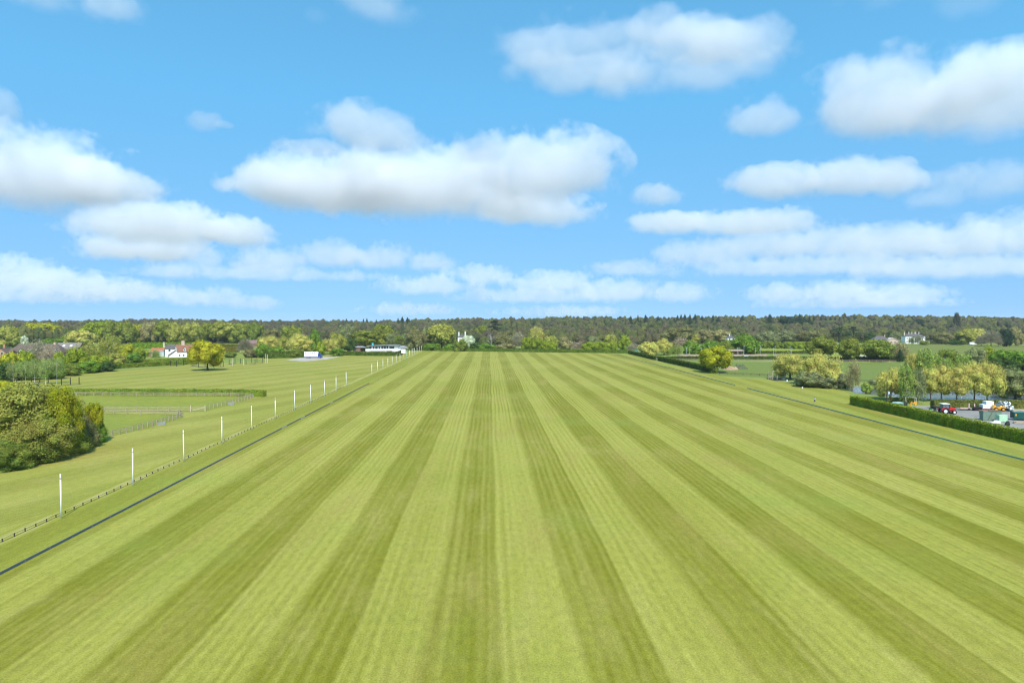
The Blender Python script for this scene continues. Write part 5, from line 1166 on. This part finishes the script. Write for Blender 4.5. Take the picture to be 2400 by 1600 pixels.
# ------------------------------------------------------------------ walking person
pe = at(1909.5, 943.8)
def person(loc, rz):
    me = bpy.data.meshes.new('person'); J = dict(pelvis=(0, 0, .88), waist=(0, .0, 1.02), chest=(0, -.02, 1.25), neck=(0, -.03, 1.42), head=(0, -.04, 1.53), crown=(0, -.03, 1.64),
        hl=(-.09, 0, .84), kl=(-.10, -.16, .46), al=(-.10, -.08, .07), tl=(-.11, -.24, .03), hr=(.09, 0, .84), kr=(.10, .10, .46), ar=(.10, .30, .10), tr=(.10, .20, .02),
        sl=(-.17, -.02, 1.36), el=(-.23, .08, 1.10), wl=(-.22, .0, .88), sr=(.17, -.02, 1.36), er=(.24, -.08, 1.12), wr=(.22, -.24, .98))
    rad = dict(pelvis=.13, waist=.115, chest=.14, neck=.055, head=.085, crown=.07, hl=.085, kl=.055, al=.04, tl=.035, hr=.085, kr=.055, ar=.04, tr=.035, sl=.055, el=.04, wl=.03, sr=.055, er=.04, wr=.03)
    E = 'pelvis-waist waist-chest chest-neck neck-head head-crown pelvis-hl hl-kl kl-al al-tl pelvis-hr hr-kr kr-ar ar-tr chest-sl sl-el el-wl chest-sr sr-er er-wr'.split()
    names = list(J); edges = [tuple(names.index(q) for q in e.split('-')) for e in E]
    V = [J[k] for k in names]; rads = [rad[k] for k in names]
    for s, wk, dirs in ((-1, 'wl', Vector((0, -.15, -1))), (1, 'wr', Vector((0, -.6, -.8)))):      # fingers and thumb
        w0 = Vector(J[wk]); pi = len(V); d = dirs.normalized(); V.append(tuple(w0 + d * .07)); rads.append(.026); edges.append((names.index(wk), pi))
        for f, (off, ln) in enumerate(((-.024, .062), (-.008, .072), (.008, .068), (.024, .055))):
            a1 = w0 + d * .10 + Vector((0, off, 0)); a2 = a1 + d * ln * .5; a3 = a2 + (d + Vector((-s * .5, 0, 0))).normalized() * ln * .5
            b0 = len(V); V.extend([tuple(a1), tuple(a2), tuple(a3)]); rads.extend([.009, .008, .007]); edges.extend([(pi, b0), (b0, b0 + 1), (b0 + 1, b0 + 2)])
        a1 = w0 + d * .05 + Vector((-s * .01, -.04, 0)); b0 = len(V); V.extend([tuple(a1), tuple(a1 + d * .04 + Vector((0, -.015, 0)))]); rads.extend([.010, .008]); edges.extend([(pi, b0), (b0, b0 + 1)])
    me.from_pydata(V, edges, [])
    o = link(bpy.data.objects.new('person', me)); sk_ = o.modifiers.new('skin', 'SKIN'); o.modifiers.new('sub', 'SUBSURF').levels = 1; o.modifiers['sub'].render_levels = 1
    for i, r_ in enumerate(rads): me.skin_vertices[0].data[i].radius = (r_, r_)
    me.skin_vertices[0].data[0].use_root = True
    me.materials.append(plain('skin', (.48, .30, .22), .6, .05)); o.location = loc; o.rotation_euler.z = rz
    def lathe(name, rings, mat, n_=16):
        b = MB(); vs = [(cx + rx * math.cos(2 * math.pi * i / n_), cy + ry * math.sin(2 * math.pi * i / n_), z) for z, rx, ry, cx, cy in rings for i in range(n_)]
        b.add(vs, [(k * n_ + i, k * n_ + (i + 1) % n_, (k + 1) * n_ + (i + 1) % n_, (k + 1) * n_ + i) for k in range(len(rings) - 1) for i in range(n_)]); return b.build(name, mat, o, 0, True)
    SHIRT = plain('pale_blue_cloth', (.42, .50, .66), .8, .08, 6)
    lathe('shirt', [(.96, .165, .14, 0, 0), (1.1, .15, .135, 0, -.01), (1.25, .19, .155, 0, -.02), (1.37, .19, .12, 0, -.02), (1.44, .08, .075, 0, -.03)], SHIRT)
    for s, p0, p1 in ((-1, J['sl'], J['el']), (1, J['sr'], J['er'])): MB().tube(p0, p1, .075, .062, 10).build('sleeve', SHIRT, o)
    lathe('skirt', [(.45, .25, .27, 0, .04), (.7, .20, .21, 0, .02), (.9, .165, .15, 0, 0), (1.0, .15, .13, 0, 0)], plain('navy_cloth', (.015, .022, .055), .85, .1, 6))
    lathe('hair', [(1.44, .085, .07, 0, .02), (1.54, .102, .10, 0, -.005), (1.64, .09, .095, 0, -.01), (1.70, .05, .05, 0, -.02), (1.715, .005, .005, 0, -.02)], plain('brown_hair', (.06, .035, .02), .6))
    for x in (-.032, .032): MB().tube((x, -.128, 1.545), (x, -.118, 1.545), .012, .012, 6).build('eye', POSTB, o)
    MB().tube((0, -.15, 1.515), (0, -.11, 1.55), .014, .008, 6).build('nose', plain('skin', (.48, .30, .22)), o); MB().box(-.022, .022, -.128, -.118, 1.487, 1.496).build('mouth', plain('lips', (.35, .14, .12)), o)
    for s in (-1, 1): MB().tube((s * .085, -.035, 1.53), (s * .1, -.03, 1.54), .028, .02, 8).build('ear', plain('skin', (.48, .30, .22)), o)
    return o
tag(person(pe, R(70)), 'person in pale blue top and dark skirt walking across the lawn', 'person')

# ------------------------------------------------------------------ sky, clouds, light
W = bpy.data.worlds.new('World'); S.world = W; W.use_nodes = True
wt = W.node_tree; bgn = wt.nodes['Background']; g = G(wt)
sky = wt.nodes.new('ShaderNodeTexSky'); sky.sky_type = 'NISHITA'; sky.sun_disc = False
ELEV = 52; SD = Vector((.14, -.99, 0)).normalized() * math.cos(R(ELEV)); SD.z = math.sin(R(ELEV))
sky.sun_elevation = R(ELEV); sky.sun_rotation = math.atan2(SD.x, SD.y)
sky.ozone_density = 4; sky.dust_density = .2; sky.air_density = 1.0
tc = wt.nodes.new('ShaderNodeTexCoord'); va = wt.nodes.new('ShaderNodeVectorMath'); va.operation = 'ADD'; va.inputs[1].default_value = (0, 0, .30)
vn_ = wt.nodes.new('ShaderNodeVectorMath'); vn_.operation = 'NORMALIZE'
wt.links.new(tc.outputs['Generated'], va.inputs[0]); wt.links.new(va.outputs[0], vn_.inputs[0]); wt.links.new(vn_.outputs[0], sky.inputs[0])
zz = g.sep(tc.outputs['Generated'])[2]
tint = g.mix(g.mr(zz, 0., .30, 0., 1., 'LINEAR'), (.83, .905, .83), (.69, 1.25, 1.14))
wt.links.new(g.mix(1., sky.outputs[0], tint, 'MULTIPLY'), bgn.inputs[0]); bgn.inputs[1].default_value = .185
sun = bpy.data.objects.new('sun', bpy.data.lights.new('sun', 'SUN')); COL.objects.link(sun)
sun.data.energy = 4.2; sun.data.angle = R(.5); sun.data.color = (1, .94, .84); sun.rotation_euler = SD.to_track_quat('Z', 'Y').to_euler()

def cloud_mat(name, dens, amp=1.3, edge=.31):
    m, n, o = nt(name); g = G(n)
    pv = n.nodes.new('ShaderNodeVolumePrincipled'); n.links.new(pv.outputs[0], o.inputs['Volume'])
    pv.inputs['Color'].default_value = (.978, .972, .974, 1); pv.inputs['Anisotropy'].default_value = .25
    tc = n.nodes.new('ShaderNodeTexCoord'); x, y, z = g.sep(tc.outputs['Object'])
    zz = g.m('MULTIPLY', z, g.m('ADD', 1., g.m('MULTIPLY', g.m('LESS_THAN', z, 0.), .8)))
    r = g.m('SQRT', g.m('ADD', g.m('ADD', g.m('MULTIPLY', x, x), g.m('MULTIPLY', y, y)), g.m('MULTIPLY', zz, zz)))
    oi = n.nodes.new('ShaderNodeObjectInfo')
    f = g.m('SUBTRACT', g.noise(g.pos(), 1 / 420., 4, .58), .5)
    f2 = g.m('SUBTRACT', g.noise(g.pos(), 1 / 150., 5, .6), .5)
    d = g.m('ADD', g.m('ADD', g.m('SUBTRACT', .68, r), g.m('MULTIPLY', f, amp)), g.m('MULTIPLY', f2, 1.0))
    d = g.m('SUBTRACT', d, g.mr(r, .80, 1.))
    ed = g.mr(z, -.45, .3, edge * 2.2, edge * .55)
    n.links.new(g.mr(d, 0., ed, 0., dens), pv.inputs['Density'])
    m.cycles.volume_step_rate = .36
    return m
CLM = cloud_mat('cloud_vapour', .0044); CLT = cloud_mat('thin_cloud_vapour', .0015, 1.5, .34)
bm = bmesh.new(); bmesh.ops.create_icosphere(bm, subdivisions=3, radius=1); cme = bpy.data.meshes.new('puff'); bm.to_mesh(cme); bm.free(); cme.materials.append(CLM); cmt = cme.copy(); cmt.materials[0] = CLT
ALT = 900
CLOUDS = [
 ('long two-tiered white cloud high in the sky', [(1380, 112, 240, 52), (1525, 78, 85, 48), (1620, 120, 150, 48), (1745, 118, 150, 46), (1400, 178, 200, 44), (1640, 178, 240, 46)]),
 ('broad white cloud at the sky edge above the smaller puff', [(2110, 250, 200, 82), (2330, 255, 190, 82)]),
 ('compact white puff beside the broad cloud', [(1796, 290, 92, 48)]),
 ('biggest cloud, a long grey-based bank over the field', [(760, 450, 200, 75), (1000, 460, 300, 92), (1280, 420, 180, 98), (1105, 365, 70, 45), (620, 440, 90, 48), (1250, 505, 160, 45)]),
 ('smooth domed cloud resting above the biggest bank', [(860, 322, 150, 56), (720, 352, 110, 28)]),
 ('tiny lone puff in the open blue', [(481, 292, 42, 32), (525, 296, 24, 9)]),
 ('soft grey-white cloud bank over the brick house side', [(60, 430, 220, 85), (250, 445, 120, 58)]),
 ('ragged cloud below the soft grey bank', [(350, 540, 170, 56), (560, 558, 85, 42), (330, 590, 140, 34)]),
 ('long flat cloud above the wooded ridge and cottages', [(620, 622, 90, 34), (770, 606, 90, 36), (900, 612, 110, 34), (1020, 622, 70, 24), (485, 622, 45, 32), (390, 640, 90, 20), (640, 648, 260, 18)]),
 ('low long cloud band above the far field hedge', [(1010, 676, 130, 26), (1120, 652, 100, 26), (1290, 672, 120, 30), (1440, 690, 130, 30), (1590, 694, 90, 24), (1250, 700, 220, 20)]),
 ('low lumpy cloud band over the birches', [(40, 662, 90, 40), (180, 678, 100, 30), (310, 690, 100, 28), (120, 700, 180, 18)]),
 ('low small cloud next to the lumpy band', [(440, 706, 50, 22), (520, 704, 55, 26), (600, 716, 60, 18)]),
 ('small round puff between the big bank and the flat cloud', [(1557, 463, 70, 38)]),
 ('flat-based white cloud in the middle distance', [(1830, 440, 130, 42), (1985, 432, 130, 46), (2090, 440, 60, 40)]),
 ('white cloud cut by the sky edge beside a faint wisp', [(2345, 436, 110, 46), (2240, 430, 60, 30)]),
 ('faint wisp below the cloud at the sky edge', [(2190, 470, 75, 28)]),
 ('narrow grey-white cloud above the very long bank', [(1570, 530, 100, 32), (1760, 532, 170, 36)]),
 ('very long grey cloud bank above the hillside wood', [(1650, 605, 120, 36), (1800, 585, 130, 44), (1960, 580, 130, 46), (2110, 585, 120, 48), (2260, 580, 120, 50), (2390, 575, 90, 60), (1900, 630, 330, 26), (2250, 635, 240, 26), (1480, 635, 110, 22)]),
 ('lowest pale cloud above the arena floodlights', [(1830, 696, 80, 26), (1960, 690, 90, 26), (2100, 700, 110, 26), (1990, 715, 220, 14)]),
 ('wedge-shaped cloud at the top edge over the brick house', [(110, -12, 170, 42), (250, 22, 95, 46)]),
 ('cloud cut by the top edge above the domed cloud', [(875, 8, 110, 54)]),
 ('thin wisp beside the cloud cut by the top edge', [(735, 36, 50, 20)]),
 ('faint veil at the top edge over the broad cloud', [(2090, -6, 130, 30), (2270, 8, 60, 36)]),
 ('small pale puff at the sky edge over the brick house', [(-8, 272, 36, 44)]),
 ('faint low cloud strip on the skyline before the field hedge', [(960, 730, 130, 18), (1300, 735, 180, 16)]),
]
for lab, puffs in CLOUDS:
    cs = []
    for cx, cy, wx, wy in puffs:
        v = ray(cx, min(cy + wy * .3, 735)); al = ALT
        t = (al - H) / v.z
        if v.y * t > 15000: t = 15000 / v.y
        v2 = ray(cx, cy); cs.append((Vector((0, 0, H)) + v2 * (v.y * t / v2.y), wx, wy, cy))
    c0 = cs[0][0]; root = thing('cloud', lab, 'cloud', c0, 0, 'fair-weather clouds')
    for p, wx, wy, _ in cs:
        dist = (p - cam.location).length; o = link(bpy.data.objects.new('puff', cmt if (cs[0][3] > 600 or 'faint' in lab or 'wisp' in lab) else cme), root)
        rx = wx / F * dist * 1.42; rz = wy / F * dist * (1.6 if _ < 590 else 1.8)
        o.location = p - c0; o.scale = (rx, min(rx, rz * 2.2), rz); o.rotation_euler = (0, 0, -math.atan2(p.x, p.y))

# the air over the land
m, n, o = nt('thin_haze'); pv = n.nodes.new('ShaderNodeVolumePrincipled'); pv.inputs['Color'].default_value = (.86, .92, 1, 1); pv.inputs['Density'].default_value = .00005
n.links.new(pv.outputs[0], o.inputs['Volume'])
hz = MB().box(-9100, 9100, -70, 8100, -1, 62).build('haze', m); hz['kind'] = 'stuff'; hz['label'] = 'thin bluish haze in the air over the land'; hz['category'] = 'haze'
# ------------------------------------------------------------------ render settings
S.view_settings.view_transform = 'Standard'; S.view_settings.look = 'None'; S.view_settings.gamma = 1; S.view_settings.exposure = .55
S.cycles.volume_bounces = 9; S.cycles.max_bounces = 10; S.cycles.diffuse_bounces = 3; S.cycles.transmission_bounces = 4; S.cycles.transparent_max_bounces = 8
S.cycles.use_adaptive_sampling = True; S.cycles.adaptive_threshold = .02
S.cycles.use_denoising = True; S.cycles.filter_width = 1.2
